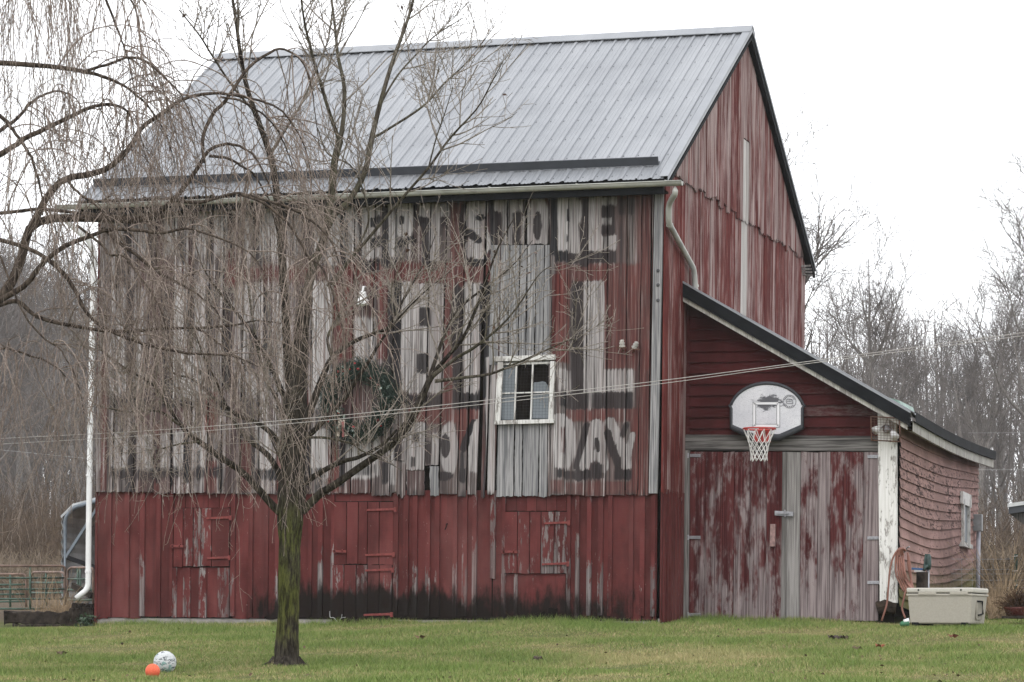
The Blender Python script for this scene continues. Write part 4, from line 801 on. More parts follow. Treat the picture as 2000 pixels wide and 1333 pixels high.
for k in range(22):
    q = rng.uniform(0, 2*math.pi); r2 = WR+rng.normal(0, .05); c = wc+np.array([r2*math.cos(q), -.1, r2*math.sin(q)]); d = rng.normal(0, 1, 3); d[1] *= .3; d /= np.linalg.norm(d); s = np.cross(d, (0, 1, 0)); s /= np.linalg.norm(s)
    MB().add([c, c+d*.04+s*.018+np.array([0, -.01, 0]), c+d*.085, c+d*.04-s*.018+np.array([0, -.01, 0])], [(0, 1, 2), (0, 2, 3)]).build('leaf', M_LEAF2, wr)
bw = MB(); bc = onp(668, 838, 1, -.2)
for s in (-1, 1):
    bw.arr([bc+np.array(p) for p in ((0, 0, .12), (s*.05, -.02, .14), (s*.015, 0, .02), (s*.05, -.03, .0), (s*.1, -.01, -.1), (s*.03, -.02, -.11))], [(0, 1, 3, 2), (2, 3, 4, 5)])
bw.build('bow', plain('cream_ribbon', (.42, .37, .31), .7, .3, 0, .2, 25), wr); MB().bar(bc+np.array([.02, -.03, .1]), bc+np.array([.03, -.03, -.12]), .035, .006, (0, 1, 0)).build('ribbon_tail', plain('dusty_red_ribbon', (.24, .09, .085), .7), wr)

# ------------------------------------------------------------------ trees: shared growth code
def unit(v): return v/(np.linalg.norm(v, axis=-1, keepdims=True)+1e-9)
def grow(P0, D0, Ln, M, grav=0., nz=.15, r=rng):
    N = len(P0); P = np.empty((N, M, 3)); P[:, 0] = P0; D = unit(D0); st = (Ln/(M-1))[:, None]; g = np.broadcast_to(np.asarray(grav, float), (N,))
    for k in range(1, M):
        D = unit(D+r.normal(0, nz, (N, 3))+np.stack([0*g, 0*g, g], 1)); P[:, k] = P[:, k-1]+D*st
    return P
def children(P, Rd, per, tr, spread, r=rng, keep=1.):
    """start points on polylines P (N,M,3): positions, directions, parent radius"""
    N, M, _ = P.shape; idx = np.repeat(np.arange(N), per); t = r.uniform(tr[0], tr[1], len(idx))*(M-1); i = np.minimum(t.astype(int), M-2); f = (t-i)[:, None]
    p = P[idx, i]*(1-f)+P[idx, i+1]*f; T = unit(P[idx, i+1]-P[idx, i]); q = r.normal(0, 1, (len(idx), 3)); q -= (q*T).sum(1, keepdims=True)*T; q = unit(q)
    return p, unit(T*(1-spread)+q*spread), Rd[idx, i], idx
def taper(N, M, r0, r1): return np.asarray(r0).reshape(-1, 1)*np.linspace(1, 0, M)[None]+np.asarray(r1).reshape(-1, 1)*np.linspace(0, 1, M)[None] if np.ndim(r0) else np.broadcast_to(np.linspace(r0, r1, M), (N, M))
def limb_world(spec, M=24):
    """spec: list of (px,py,r_px), depth start, depth end"""
    pts, d0, d1 = spec; A = np.array(pts, float); S = spl(A, M); d = d0+(d1-d0)*np.linspace(0, 1, M)**1.2
    P = np.array([at(a[0], a[1], q) for a, q in zip(S, d)]); return P, np.maximum(S[:, 2], .5)*d/FPX

M_TRUNK = m_bark('mossy_dark_bark', (.016, .013, .011), (.07, .06, .048), (.115, .125, .03), (-.05, .25, 1.2, 1.75))
M_LIMB = m_bark('grey_brown_bark', (.035, .028, .022), (.17, .148, .125), (.09, .085, .055))
M_TWIG = m_bark('sheen_pale_twig_bark', (.17, .145, .125), (.36, .32, .28), None, None, 3.)  # pale twig colour includes a painted sky-lit sheen
M_WLIMB = m_bark('dark_weeping_bark', (.03, .023, .019), (.115, .09, .072))
M_WTWIG = m_bark('reddish_brown_twig', (.15, .115, .10), (.33, .275, .235), None, None, 2.)

# ------------------------------------------------------------------ the maple in front of the barn
TD = 32.5
tb = onground(559, 1301); TD = float((tb-CAM)@F_)
mp = thing('maple_tree', 'bare upright maple with mossy green trunk standing in front of the barn', 'tree', tb)
trunk = ([(557, 1306, 34), (559, 1290, 26), (561, 1250, 22.5), (564, 1150, 21), (566, 1060, 22), (567, 1005, 26), (570, 960, 27), (573, 900, 24), (576, 840, 25), (577, 790, 23), (582, 720, 17), (590, 640, 14), (598, 580, 13)], TD, TD+.1)
P, Rd = limb_world(trunk, 60); Rd = Rd*(1+.04*np.sin(np.arange(60)*.9))
V, Fq = tubes(P[None], Rd[None], 20); me_v = V+rng.normal(0, .003, V.shape); MB().arr(me_v, Fq).build('trunk', M_TRUNK, mp, smooth=True)
for a_, s_ in ((0.3, 1), (2.2, .9), (3.6, 1.1), (5.0, .8)):   # root flare
    MB().tube([tb+np.array([.1*math.cos(a_), .1*math.sin(a_), .06]), tb+np.array([.17*math.cos(a_), .17*math.sin(a_), .0]), tb+np.array([.3*s_*math.cos(a_), .3*s_*math.sin(a_), -.05])], [.06, .045, .02], 8).build('root', M_TRUNK, mp, smooth=True)
ML = [
 ([(598, 580, 13), (612, 520, 12), (626, 487, 11.5), (640, 430, 11), (648, 380, 10.5), (653, 320, 10), (664, 275, 10)], .1, .3),
 ([(664, 278, 9), (671, 229, 8), (672, 169, 7), (660, 110, 6), (655, 60, 5), (645, -20, 4)], .3, .6),
 ([(663, 275, 7.5), (645, 225, 6.5), (625, 160, 5.5), (608, 100, 5), (594, 40, 4), (585, -30, 3)], .3, -.3),
 ([(566, 760, 13), (561, 680, 12), (557, 600, 11), (552, 520, 10.5), (545, 430, 10), (536, 340, 9.5), (522, 285, 8.5), (500, 225, 7.5), (482, 170, 6.5), (470, 110, 5.5), (462, 50, 4.5), (450, -30, 3.5)], .1, -.6),
 ([(528, 300, 5), (560, 250, 4.5), (590, 200, 4), (612, 150, 3.5), (640, 80, 2.8), (650, 10, 2)], -.4, .3),
 ([(498, 220, 4.5), (455, 170, 4), (415, 110, 3.5), (390, 70, 3), (350, 20, 2)], -.4, -1.2),
 ([(622, 490, 9), (650, 425, 8.5), (685, 388, 8), (713, 335, 8), (726, 271, 7.5), (742, 205, 6.5), (766, 123, 5.5), (802, 21, 4), (815, -50, 3)], .1, .7),
 ([(728, 270, 5), (756, 254, 4.5), (826, 208, 4), (869, 162, 3.2), (911, 123, 2.5), (960, 60, 1.5)], .5, 1.4),
 ([(742, 205, 4), (775, 150, 3.5), (810, 110, 3), (850, 70, 2.5), (905, 35, 1.5)], .5, 1.2),
 ([(640, 560, 7), (690, 500, 6), (738, 444, 5.5), (791, 381, 5), (837, 328, 4.5), (879, 270, 4), (932, 212, 3), (960, 162, 2.4), (981, 123, 1.5)], -.1, -1.2),
 ([(837, 328, 3), (852, 270, 2.5), (866, 230, 2), (885, 170, 1.3)], -.9, -1.2),
 ([(650, 560, 4), (700, 480, 4), (720, 420, 3.5), (690, 330, 3), (640, 300, 3), (620, 250, 2.5)], 0, .5),
 ([(590, 1000, 13), (625, 965, 12.5), (650, 950, 12), (700, 915, 11.5), (750, 880, 11), (791, 846, 10.5), (820, 790, 9.5), (845, 733, 8.5), (880, 690, 7), (905, 660, 6.5), (925, 615, 6), (940, 577, 5.5), (965, 503, 4.2), (985, 460, 3), (1005, 425, 1.5)], 0, -1.4),
 ([(845, 735, 7), (890, 700, 5.5), (925, 680, 5), (975, 640, 4), (1010, 600, 3), (1050, 540, 2), (1075, 520, 1.2)], -.8, -1.6),
 ([(850, 745, 6), (905, 738, 5), (960, 730, 4.5), (1020, 705, 3.5), (1065, 685, 3), (1110, 665, 2), (1125, 664, 1.2)], -.8, -1.8),
 ([(770, 862, 9), (800, 815, 8.5), (825, 770, 8), (845, 720, 7), (870, 650, 6), (900, 600, 5), (950, 560, 4), (1000, 520, 2.5), (1040, 470, 1.3)], -.5, .2),
 ([(588, 948, 11), (615, 930, 9.5), (646, 912, 8.5), (675, 900, 8), (702, 893, 7.5), (745, 870, 6.5), (775, 840, 5.5)], 0, -.5),
 ([(586, 870, 13), (602, 815, 12), (618, 768, 11), (634, 728, 10), (650, 697, 9), (690, 668, 7.5), (735, 650, 6.5), (758, 640, 6), (774, 610, 5), (808, 550, 4), (835, 500, 2.5), (850, 460, 1.5)], 0, .5),
 ([(592, 862, 9), (620, 835, 8.5), (650, 802, 8), (677, 773, 7.5), (700, 735, 7), (721, 705, 6.5), (745, 665, 5), (780, 620, 4), (830, 570, 2.5), (880, 530, 1.4)], -.1, -.7),
 ([(648, 700, 5), (640, 660, 4.5), (660, 620, 4), (690, 560, 3), (700, 500, 2.2)], .2, .6),
 ([(596, 855, 4), (640, 856, 4), (690, 868, 3.5), (705, 880, 3), (760, 905, 2), (785, 920, 1.4)], -.2, -.8),
 ([(552, 1005, 13), (530, 985, 12), (500, 950, 11), (470, 920, 10.5), (430, 893, 10.5), (389, 863, 10), (365, 845, 9), (350, 825, 8), (320, 782, 7), (296, 749, 6), (250, 723, 4.5), (203, 689, 3), (185, 660, 2)], 0, -1.),
 ([(389, 863, 4), (350, 868, 3), (310, 878, 2.5), (280, 880, 1.5)], -.5, -.9),
 ([(350, 830, 5), (320, 808, 4), (300, 803, 3.5), (250, 805, 3), (200, 795, 2), (180, 790, 1.3)], -.6, -1.2),
 ([(552, 950, 11), (545, 925, 10), (523, 889, 9), (490, 863, 8.5), (467, 837, 8), (440, 800, 7), (410, 770, 6), (375, 740, 5), (340, 730, 3.5), (300, 690, 2.2)], 0, .8),
 ([(556, 900, 10), (543, 868, 9.5), (530, 847, 9), (502, 826, 8), (465, 812, 7), (440, 790, 6), (425, 750, 5), (400, 700, 3.5), (380, 650, 2)], 0, -.6),
 ([(562, 790, 9), (548, 760, 9), (536, 730, 8.5), (515, 690, 8), (494, 652, 7), (475, 628, 6), (455, 603, 5.5), (420, 560, 4), (395, 520, 3), (380, 470, 2)], 0, .6),
 ([(560, 850, 7), (545, 790, 6.5), (520, 740, 6), (505, 690, 5), (490, 600, 4), (480, 520, 3), (470, 450, 2)], 0, 1.2),
 ([(575, 980, 6), (560, 940, 5), (548, 900, 4), (530, 860, 3), (505, 800, 2)], -.2, -.6)]
tips = MB(); allP = []; allR = []
for li, (pts, o0, o1) in enumerate(ML):
    P, Rd = limb_world((pts, TD+o0, TD+o1), 28); Rd = Rd*(.72 if li in (0, 3, 6) else np.linspace(.66, .45, 28) if li > 11 else .55); allP.append(P); allR.append(Rd)
    V, Fq = tubes(P[None], Rd[None], 9); MB().arr(V, Fq).build('limb', M_TRUNK if pts[0][2] > 8 and pts[0][1] > 700 else M_LIMB, mp, smooth=True)
LP = np.array(allP); LR = np.array(allR); tr_ = np.random.default_rng(3)
big = LR[:, 0] > .012
p1, d1, r1, _ = children(LP, LR, 11, (.3, 1.), .6, tr_); d1 = unit(d1+np.array([0, 0, .35])); pq = np.array([(1000+FPX*((q-CAM)@RR)/((q-CAM)@F_), HY-FPX*((q-CAM)@UR)/((q-CAM)@F_)) for q in p1]); thin = (np.hypot((pq[:, 0]-700)/120, (pq[:, 1]-780)/130) < 1) & (tr_.uniform(0, 1, len(p1)) < .72); kp = (p1[:, 2] > 1.9) & ~thin; p1, d1, r1 = p1[kp], d1[kp], r1[kp]
L1 = tr_.uniform(.45, 1.3, len(p1))*np.clip(r1/.02, .6, 1.1); P1 = grow(p1, d1, L1, 9, .05, .065, tr_); R1 = taper(len(p1), 9, np.minimum(r1*.75, .009), np.full(len(p1), .0036))
p2, d2, r2, _ = children(P1, R1, 5, (.2, 1.), .55, tr_); d2 = unit(d2+np.array([0, 0, .25])); P2 = grow(p2, d2, tr_.uniform(.15, .55, len(p2)), 6, .05, .09, tr_); R2 = taper(len(p2), 6, np.minimum(r2*.75, .006), np.full(len(p2), .0028))
p3, d3, r3, _ = children(P2, R2, 2, (.3, 1.), .6, tr_); P3 = grow(p3, d3, tr_.uniform(.03, .16, len(p3)), 4, .1, .2, tr_); R3 = taper(len(p3), 4, np.full(len(p3), .003), np.full(len(p3), .0026))
e = P1[:, -1]; dd = unit(P1[:, -1]-P1[:, -2]); Pb = np.stack([e, e+dd*.012, e+dd*.024], 1); Rb = np.tile([[.003, .006, .002]], (len(e), 1))
tw = MB()
for P, Rd, s in ((P1, R1, 4), (P2, R2, 3), (P3, R3, 3), (Pb, Rb, 4)): tw.arr(*tubes(P, Rd, s))
o = tw.build('twigs', M_TWIG, mp); o['kind'] = 'stuff'
dl_ = MB()   # a few withered leaves still hanging on
for k in tr_.choice(len(P2), 46, False):
    c = P2[k, -1]; d = unit(tr_.normal(0, 1, 3)-np.array([0, 0, .8])); s = unit(np.cross(d, tr_.normal(0, 1, 3))); q = unit(np.cross(d, s)); dl_.add([c, c+d*.03+s*.02+q*.01, c+d*.06+q*.02, c+d*.03-s*.02+q*.01], [(0, 1, 2), (0, 2, 3)])
o = dl_.build('withered_leaves', plain('withered_leaf', (.075, .04, .028), .8, .2, 0, .4, 9), mp); o['kind'] = 'stuff'

# ------------------------------------------------------------------ weeping tree, its trunk just left of the frame
WD = 28.5
wb = at(-260, 1300, WD); wb[2] = gz(wb[0], wb[1])
wt = thing('weeping_tree', 'bare weeping tree with arching limbs and drooping twigs at the left', 'tree', wb)
WLs = [
 ([(-260, 1310, 40), (-255, 1100, 32), (-240, 900, 30), (-200, 750, 27), (-120, 660, 22), (-40, 605, 17), (10, 570, 14), (35, 525, 13), (50, 470, 12.5), (62, 442, 12), (100, 431, 12), (141, 428, 11.5), (212, 428, 11), (282, 434, 9), (307, 420, 8), (346, 388, 7), (370, 360, 6.5), (398, 317, 6), (409, 300, 5.5), (427, 287, 5), (458, 282, 4.5), (494, 300, 3.5), (518, 335, 3), (540, 388, 2.2), (552, 450, 1.5)], 0, .5),
 ([(50, 465, 10), (81, 405, 9.5), (95, 381, 9), (127, 349, 9), (176, 340, 8.5), (204, 331, 8), (233, 307, 7.5), (254, 279, 7), (275, 243, 6.5), (310, 222, 6), (338, 204, 5.5), (374, 190, 5), (423, 185, 4.5), (469, 192, 4), (522, 204, 3.5), (557, 229, 3), (585, 275, 2.5), (599, 317, 2), (604, 370, 1.5)], .1, .8),
 ([(-200, 480, 16), (-100, 360, 11), (0, 303, 8), (35, 279, 7.5), (81, 257, 7), (141, 229, 6), (176, 212, 5.5), (212, 204, 5), (240, 212, 4), (261, 229, 3), (268, 262, 2), (272, 310, 1.3)], .3, .2),
 ([(-200, 200, 12), (-100, 130, 9), (0, 123, 7.5), (70, 130, 7), (159, 141, 6), (197, 152, 5), (240, 169, 4.2), (268, 190, 3.6), (300, 219, 3), (324, 268, 2.4), (338, 320, 1.5)], -.3, .2),
 ([(159, 142, 4.5), (190, 132, 4.2), (226, 120, 4), (254, 111, 3.6), (293, 123, 3.2), (324, 152, 2.8), (353, 187, 2.3), (374, 229, 1.8), (388, 290, 1.2)], -.1, -.6),
 ([(398, 318, 4), (396, 290, 4.5), (398, 261, 5), (420, 222, 5), (444, 194, 5), (469, 159, 4.8), (494, 127, 4.5), (529, 102, 4), (554, 93, 3.6), (582, 104, 3.2), (603, 130, 2.8), (614, 169, 2.3), (622, 215, 1.6), (628, 280, 1.1)], .45, 1.),
 ([(-80, 170, 7), (0, 226, 5.5), (28, 257, 5), (56, 300, 4.5), (74, 346, 4), (82, 390, 3), (84, 430, 2)], -.3, -.6),
 ([(-140, 470, 8), (-60, 430, 6), (0, 416, 5), (88, 411, 5), (176, 416, 4.5), (247, 423, 4), (290, 420, 3), (330, 410, 2)], .4, .9),
 ([(-150, 690, 14), (-60, 630, 10), (0, 587, 8.5), (46, 560, 8), (78, 522, 7.5), (123, 483, 7), (176, 462, 6.2), (212, 449, 5.6), (270, 452, 5), (317, 456, 4.4), (353, 446, 4), (388, 451, 3.4), (458, 476, 2.8), (494, 500, 2.3), (520, 540, 1.5)], -.2, -.9),
 ([(-90, 450, 8), (0, 469, 6), (63, 490, 5.5), (106, 522, 6), (141, 560, 6), (162, 600, 5.6), (183, 628, 5), (219, 649, 4.8), (265, 665, 4.5), (317, 680, 4.2), (388, 691, 3.6), (458, 693, 2.6), (510, 715, 1.6)], -.4, -1.1),
 ([(-120, 640, 9), (0, 596, 6.5), (35, 590, 6), (70, 617, 5.5), (123, 633, 5.2), (194, 645, 5), (254, 649, 4.6), (317, 643, 4.2), (388, 643, 3.8), (458, 638, 3), (494, 631, 2.2), (540, 640, 1.4)], 0, -.4),
 ([(385, 643, 3), (412, 655, 2.6), (441, 673, 2.3), (476, 702, 2), (478, 740, 1.2)], -.4, -.6),
 ([(-90, 690, 4), (0, 680, 3.5), (35, 687, 3.2), (99, 712, 2.6), (125, 738, 2)], 0, -.4),
 ([(346, 392, 5), (390, 396, 4.5), (444, 381, 4.2), (466, 377, 4), (529, 395, 3.8), (582, 413, 3.5), (617, 441, 3.2), (640, 470, 2.8), (653, 500, 2.4), (664, 560, 1.7), (670, 620, 1.2)], .2, -.7),
 ([(470, 380, 3.5), (520, 400, 3.6), (566, 442, 3.6), (590, 478, 3.6), (604, 503, 3.4), (622, 516, 3.2), (640, 545, 2.9), (653, 577, 2.6), (667, 629, 2.1), (676, 662, 1.6), (680, 720, 1.1)], -.2, -1.2),
 ([(200, 445, 5), (240, 480, 5), (262, 500, 4.8), (290, 525, 4.6), (320, 545, 4.2), (355, 565, 3.5), (385, 585, 2.8), (420, 620, 2), (440, 680, 1.3)], -.3, -1.),
 ([(150, 440, 3.6), (200, 480, 3.4), (215, 497, 3.2), (245, 500, 3), (280, 545, 2.6), (310, 590, 2.3), (330, 650, 1.8), (340, 720, 1.2)], -.5, -1.3),
 ([(409, 305, 4), (440, 310, 3.8), (480, 330, 3.2), (500, 350, 2.8), (520, 390, 2.2), (535, 450, 1.4)], .4, 1.),
 ([(430, 190, 3), (480, 200, 3), (530, 235, 2.6), (560, 290, 2), (580, 350, 1.4)], .5, 1.2),
 ([(-100, 60, 8), (0, -30, 6), (100, -80, 5), (200, -60, 4), (260, 10, 3), (275, 90, 2), (280, 170, 1.2)], -.5, .2),
 ([(0, -60, 6), (120, -120, 5), (200, -20, 4), (235, 60, 3), (255, 110, 2.4), (270, 190, 1.8), (276, 260, 1.1)], .2, .8),
 ([(-60, 300, 7), (20, 240, 5), (60, 200, 4), (110, 180, 3), (150, 200, 2), (170, 250, 1.2)], .6, 1.3),
 ([(130, 350, 4), (150, 375, 3.6), (180, 395, 3.2), (215, 435, 2.7), (240, 480, 2.2), (250, 540, 1.4)], -.4, -.8),
 ([(0, 500, 3.4), (40, 600, 3), (80, 660, 2.8), (120, 690, 2.4), (150, 750, 2), (165, 830, 1.3)], -.6, -1.)]
wP = []; wR = []; wr_ = np.random.default_rng(9)
for pts, o0, o1 in WLs:
    P, Rd = limb_world((pts, WD+o0, WD+o1), 34); Rd = Rd*np.linspace(.75, .6, 34); P[6:, :] += np.cumsum(wr_.normal(0, .004, (28, 3)), 0); wP.append(P); wR.append(Rd)
    V, Fq = tubes(P[None], Rd[None], 8); MB().arr(V, Fq).build('trunk' if pts[0][1] == 1310 else 'limb', M_WLIMB, wt, smooth=True)
wP = np.array(wP); wR = np.array(wR)
q1, e1, s1, id1 = children(wP, wR, 15, (.25, 1.), .7, wr_); e1 = unit(e1+np.array([0, 0, .1])); pr = np.array([1000+FPX*((q-CAM)@RR)/((q-CAM)@F_) for q in q1]); kp = (pr > -60) & (pr < 690); q1, e1, s1, pr = q1[kp], e1[kp], s1[kp], pr[kp]
Ls = wr_.uniform(.5, 1.75, len(q1)); Q1 = grow(q1, e1, Ls, 13, -.22, .09, wr_); S1 = taper(len(q1), 13, np.minimum(s1*.8, .007), np.full(len(q1), .0026))
q2, e2, s2, _ = children(Q1, S1, 5, (.15, .95), .5, wr_); Q2 = grow(q2, e2, wr_.uniform(.25, .95, len(q2)), 8, -.2, .11, wr_); S2 = taper(len(q2), 8, np.minimum(s2*.8, .0045), np.full(len(q2), .002))
q3, e3, s3, _ = children(Q2, S2, 3, (.1, 1.), .55, wr_); Q3 = grow(q3, e3, wr_.uniform(.03, .2, len(q3)), 4, -.08, .2, wr_); S3 = taper(len(q3), 4, np.full(len(q3), .0022), np.full(len(q3), .0017))
# long vertical curtains hanging from boughs above the frame
Nc = 70; cx = np.concatenate([wr_.uniform(-30, 290, 45), wr_.uniform(0, 130, 25)]); qc = np.array([at(x, wr_.uniform(-140, -10), WD+wr_.uniform(-1.2, 1.2)) for x in cx]); ec = wr_.normal(0, .35, (Nc, 3)); ec[:, 2] = -1
Qc = grow(qc, ec, wr_.uniform(.8, 2.6, Nc), 16, -.2, .07, wr_); Sc = taper(Nc, 16, np.full(Nc, .0055), np.full(Nc, .0022))
c2, f2, t2, _ = children(Qc, Sc, 12, (.05, 1.), .45, wr_); C2 = grow(c2, f2, wr_.uniform(.12, .55, len(c2)), 6, -.2, .13, wr_); U2 = taper(len(c2), 6, np.full(len(c2), .003), np.full(len(c2), .0017))
tw = MB()
for P, Rd, s in ((Q1, S1, 4), (Q2, S2, 3), (Q3, S3, 3), (Qc, Sc, 3), (C2, U2, 3)): tw.arr(*tubes(P, Rd, s))
o = tw.build('twigs', M_WTWIG, wt); o['kind'] = 'stuff'

# ------------------------------------------------------------------ yard: left of the barn
M_GATE = plain('faded_green_gate_tube', (.075, .12, .095), .6, .3, 0, .4, 5)
M_GATER = plain('rusty_pink_gate_tube', (.20, .14, .115), .7, .3, 0, .4, 6)
def gate(label, x0, x1, d0, d1, ytop, rails, ybot, vert, mt=M_GATE, mr=M_GATER):
    def g(x, y): s = (x-x0)/(x1-x0); return at(x, y, d0+(d1-d0)*s)
    base = g((x0+x1)/2, ybot+4); t_ = thing('tube_gate', label, 'gate', base, 'tubular farm gates left of the barn')
    rr = 6; fr = [g(x0, ybot), g(x0, ytop+rr), g(x0+rr, ytop), g(x1-rr, ytop), g(x1-1.5, ytop+2), g(x1, ytop+rr), g(x1, ybot)]
    MB().tube(bez(fr, 4), .019, 8).build('gate_frame', mr, t_, smooth=True)
    for y in rails: MB().tube([g(x0, y), g((x0+x1)/2, y+.6), g(x1, y)], .015, 8).build('rail', mt, t_, smooth=True)
    for x in vert: MB().tube([g(x, ytop), g(x, ybot)], .018, 8).build('brace', mt, t_, smooth=True)
gate('green tubular gate nearest the lawn, with a rusty top rail', -60, 127, 45.5, 46.5, 1106, (1129, 1151, 1170, 1189), 1190, (59,))
gate('lower green tubular gate standing just behind the long one', -60, 51, 47.0, 47.0, 1122, (1142, 1161, 1175), 1186, (20,))
gate('rust-tinted tubular gate set at an angle behind the others', 60, 126, 49.5, 48, 1118, (1138, 1158), 1184, (90,))
gate('short green tubular gate between the long gate and the white downspout', 132, 182, 47, 46.2, 1109, (1131, 1152, 1172), 1188, (152, 157))
# carport
cp0 = at(126, 1185, 55); cp0[2] = gz(cp0[0], cp0[1])-.05; cpt = at(126, 1006, 55)[2]
cp = thing('carport', 'grey metal carport with diagonal braces behind the gates', 'carport', cp0)
M_CPF = plain('blue_grey_steel_tube', (.16, .19, .22), .5, .4, .2, .2); M_CPS = plain('pale_grey_ribbed_sheet', (.48, .50, .51), .6, .3, .1, .25, 3)
H = cpt-cp0[2]; W2 = 5.2; Dp = 6.
def cpp(x, y, z_): return cp0+np.array([x, y, z_])
def arch(y, name, mat, r=.04):
    MB().tube(bez([cpp(0, y, 0), cpp(0, y, H-.05), cpp(.16, y, H+.13), cpp(W2/2, y, H+.75), cpp(W2-.16, y, H+.13), cpp(W2, y, H-.05), cpp(W2, y, 0)], 4), r, 8).build(name, mat, cp, smooth=True)
for k, y in enumerate((0, 1.5, 3, 4.5, 6)): arch(y, 'frame_arch', M_CPF)
for k in range(9):   # ribbed side sheets, each a band
    z0 = .05+k*(H-.1)/9; z1 = z0+(H-.1)/9; MB().prism([cpp(-.05, 0, z0), cpp(-.05, Dp, z0), cpp(-.06-.02, Dp, (z0+z1)/2), cpp(-.06-.02, 0, (z0+z1)/2)], (-.004, 0, 0)).prism([cpp(-.08, 0, (z0+z1)/2), cpp(-.08, Dp, (z0+z1)/2), cpp(-.05, Dp, z1), cpp(-.05, 0, z1)], (-.004, 0, 0)).build('side_sheet', M_CPS, cp)
for k in range(6): y = k*Dp/6; MB().prism([cpp(-.1, y, H-.02), cpp(.14, y, H+.2), cpp(W2/2, y, H+.82), cpp(W2/2, y, H+.8), cpp(.16, y, H+.17), cpp(-.08, y, H-.06)], (0, Dp/6-.005, 0)).build('roof_sheet', M_CPS, cp); 
for k in range(6): y = k*Dp/6; MB().prism([cpp(W2+.1, y, H-.02), cpp(W2-.14, y, H+.2), cpp(W2/2, y, H+.82), cpp(W2/2, y, H+.8), cpp(W2-.16, y, H+.17), cpp(W2+.08, y, H-.06)], (0, Dp/6-.005, 0)).build('roof_sheet', M_CPS, cp)
for y in (0, 1.5): MB().bar(cpp(.02, y, H*.55), cpp(.75, y, H+.28), .05, .05).build('knee_brace', M_CPF, cp)
MB().bar(cpp(.02, .02, H*.55), cpp(.9, 2.6, .35), .07, .07).build('diagonal_brace', M_SNOW, cp)
# timbers
M_TIMB = plain('blackened_old_timber', (.03, .024, .02), .95, .1, 0, .7, 9, .9)
def timber(label, x0, x1, y0, y1, d, dd=.22):
    P = [at(x0, y0, d), at(x1, y0, d), at(x1, y1, d), at(x0, y1, d)]; b = (P[0]+P[1])/2; t_ = MB(); n = 14; Vs = []
    for k in range(n+1):
        s = k/n; lo = P[0]*(1-s)+P[1]*s; hi = P[3]*(1-s)+P[2]*s; j = rng.normal(0, .012, (4, 3)); Vs += [lo+j[0], hi+j[1], hi+F_*dd+j[2], lo+F_*dd+j[3]]
    i = np.arange(n)[:, None]*4; fq = np.concatenate([np.concatenate([i+a, i+4+a, i+4+(a+1) % 4, i+(a+1) % 4], 1) for a in range(4)]); t_.arr(Vs, fq); t_.fn += [[3, 2, 1, 0], [n*4, n*4+1, n*4+2, n*4+3]]
    o = t_.build('timber', M_TIMB, None, b, bevel=.02); prop(o, label, 'timber', 'old landscape timbers beside the barn')
timber('long blackened landscape timber lying left of the barn', 8, 138, 1219, 1195, 44.6); timber('half-buried lower timber under the long one', 24, 150, 1236, 1220, 44.5)
timber('short black timber stacked below the white downspout elbow', 134, 183, 1212, 1188, 44.4); timber('topmost short black timber against the barn corner', 143, 184, 1188, 1179, 44.45); timber('lowest short timber beside the ivy', 130, 184, 1234, 1213, 44.35)
o = MB().bar(at(142, 1144, 46), at(178, 1164, 45.4), .05, .09).build('loose_plank', M_TIMB, None, at(160, 1155, 45.7)); prop(o, 'dark loose plank leaning behind the downspout', 'plank')
# ivy
def leaf_mb(mb, c, d, s, L_, w_): q = np.cross(d, s); mb.add([c, c+d*L_*.45+s*w_+q*.006, c+d*L_, c+d*L_*.45-s*w_+q*.006], [(0, 1, 2), (0, 2, 3)])
iv = MB(); ir = np.random.default_rng(4)
for k in range(170):
    c = at(ir.normal(167, 9), ir.uniform(1203, 1230), 44.0+ir.uniform(-.1, .15)); d = unit(ir.normal(0, 1, 3)+np.array([0, -.4, -.2])); s = unit(np.cross(d, ir.normal(0, 1, 3))); leaf_mb(iv, c, d, s, ir.uniform(.04, .08), ir.uniform(.014, .03))
ivb = at(168, 1230, 44); ivt = thing('ivy_plant', 'dark green ivy growing at the left foot of the barn', 'plant', ivb); iv.build('leaves', plain('dark_ivy_leaf', (.02, .045, .018), .45, .4, 0, .5, 12), ivt)
st = MB(); [st.tube([ivb+np.array([.05*k-.1, 0, 0]), ivb+np.array([.06*k-.12, .05, .12]), ivb+np.array([.1*k-.2, .05, .22])], .006, 5) for k in range(5)]; st.build('stem', M_TIMB, ivt)
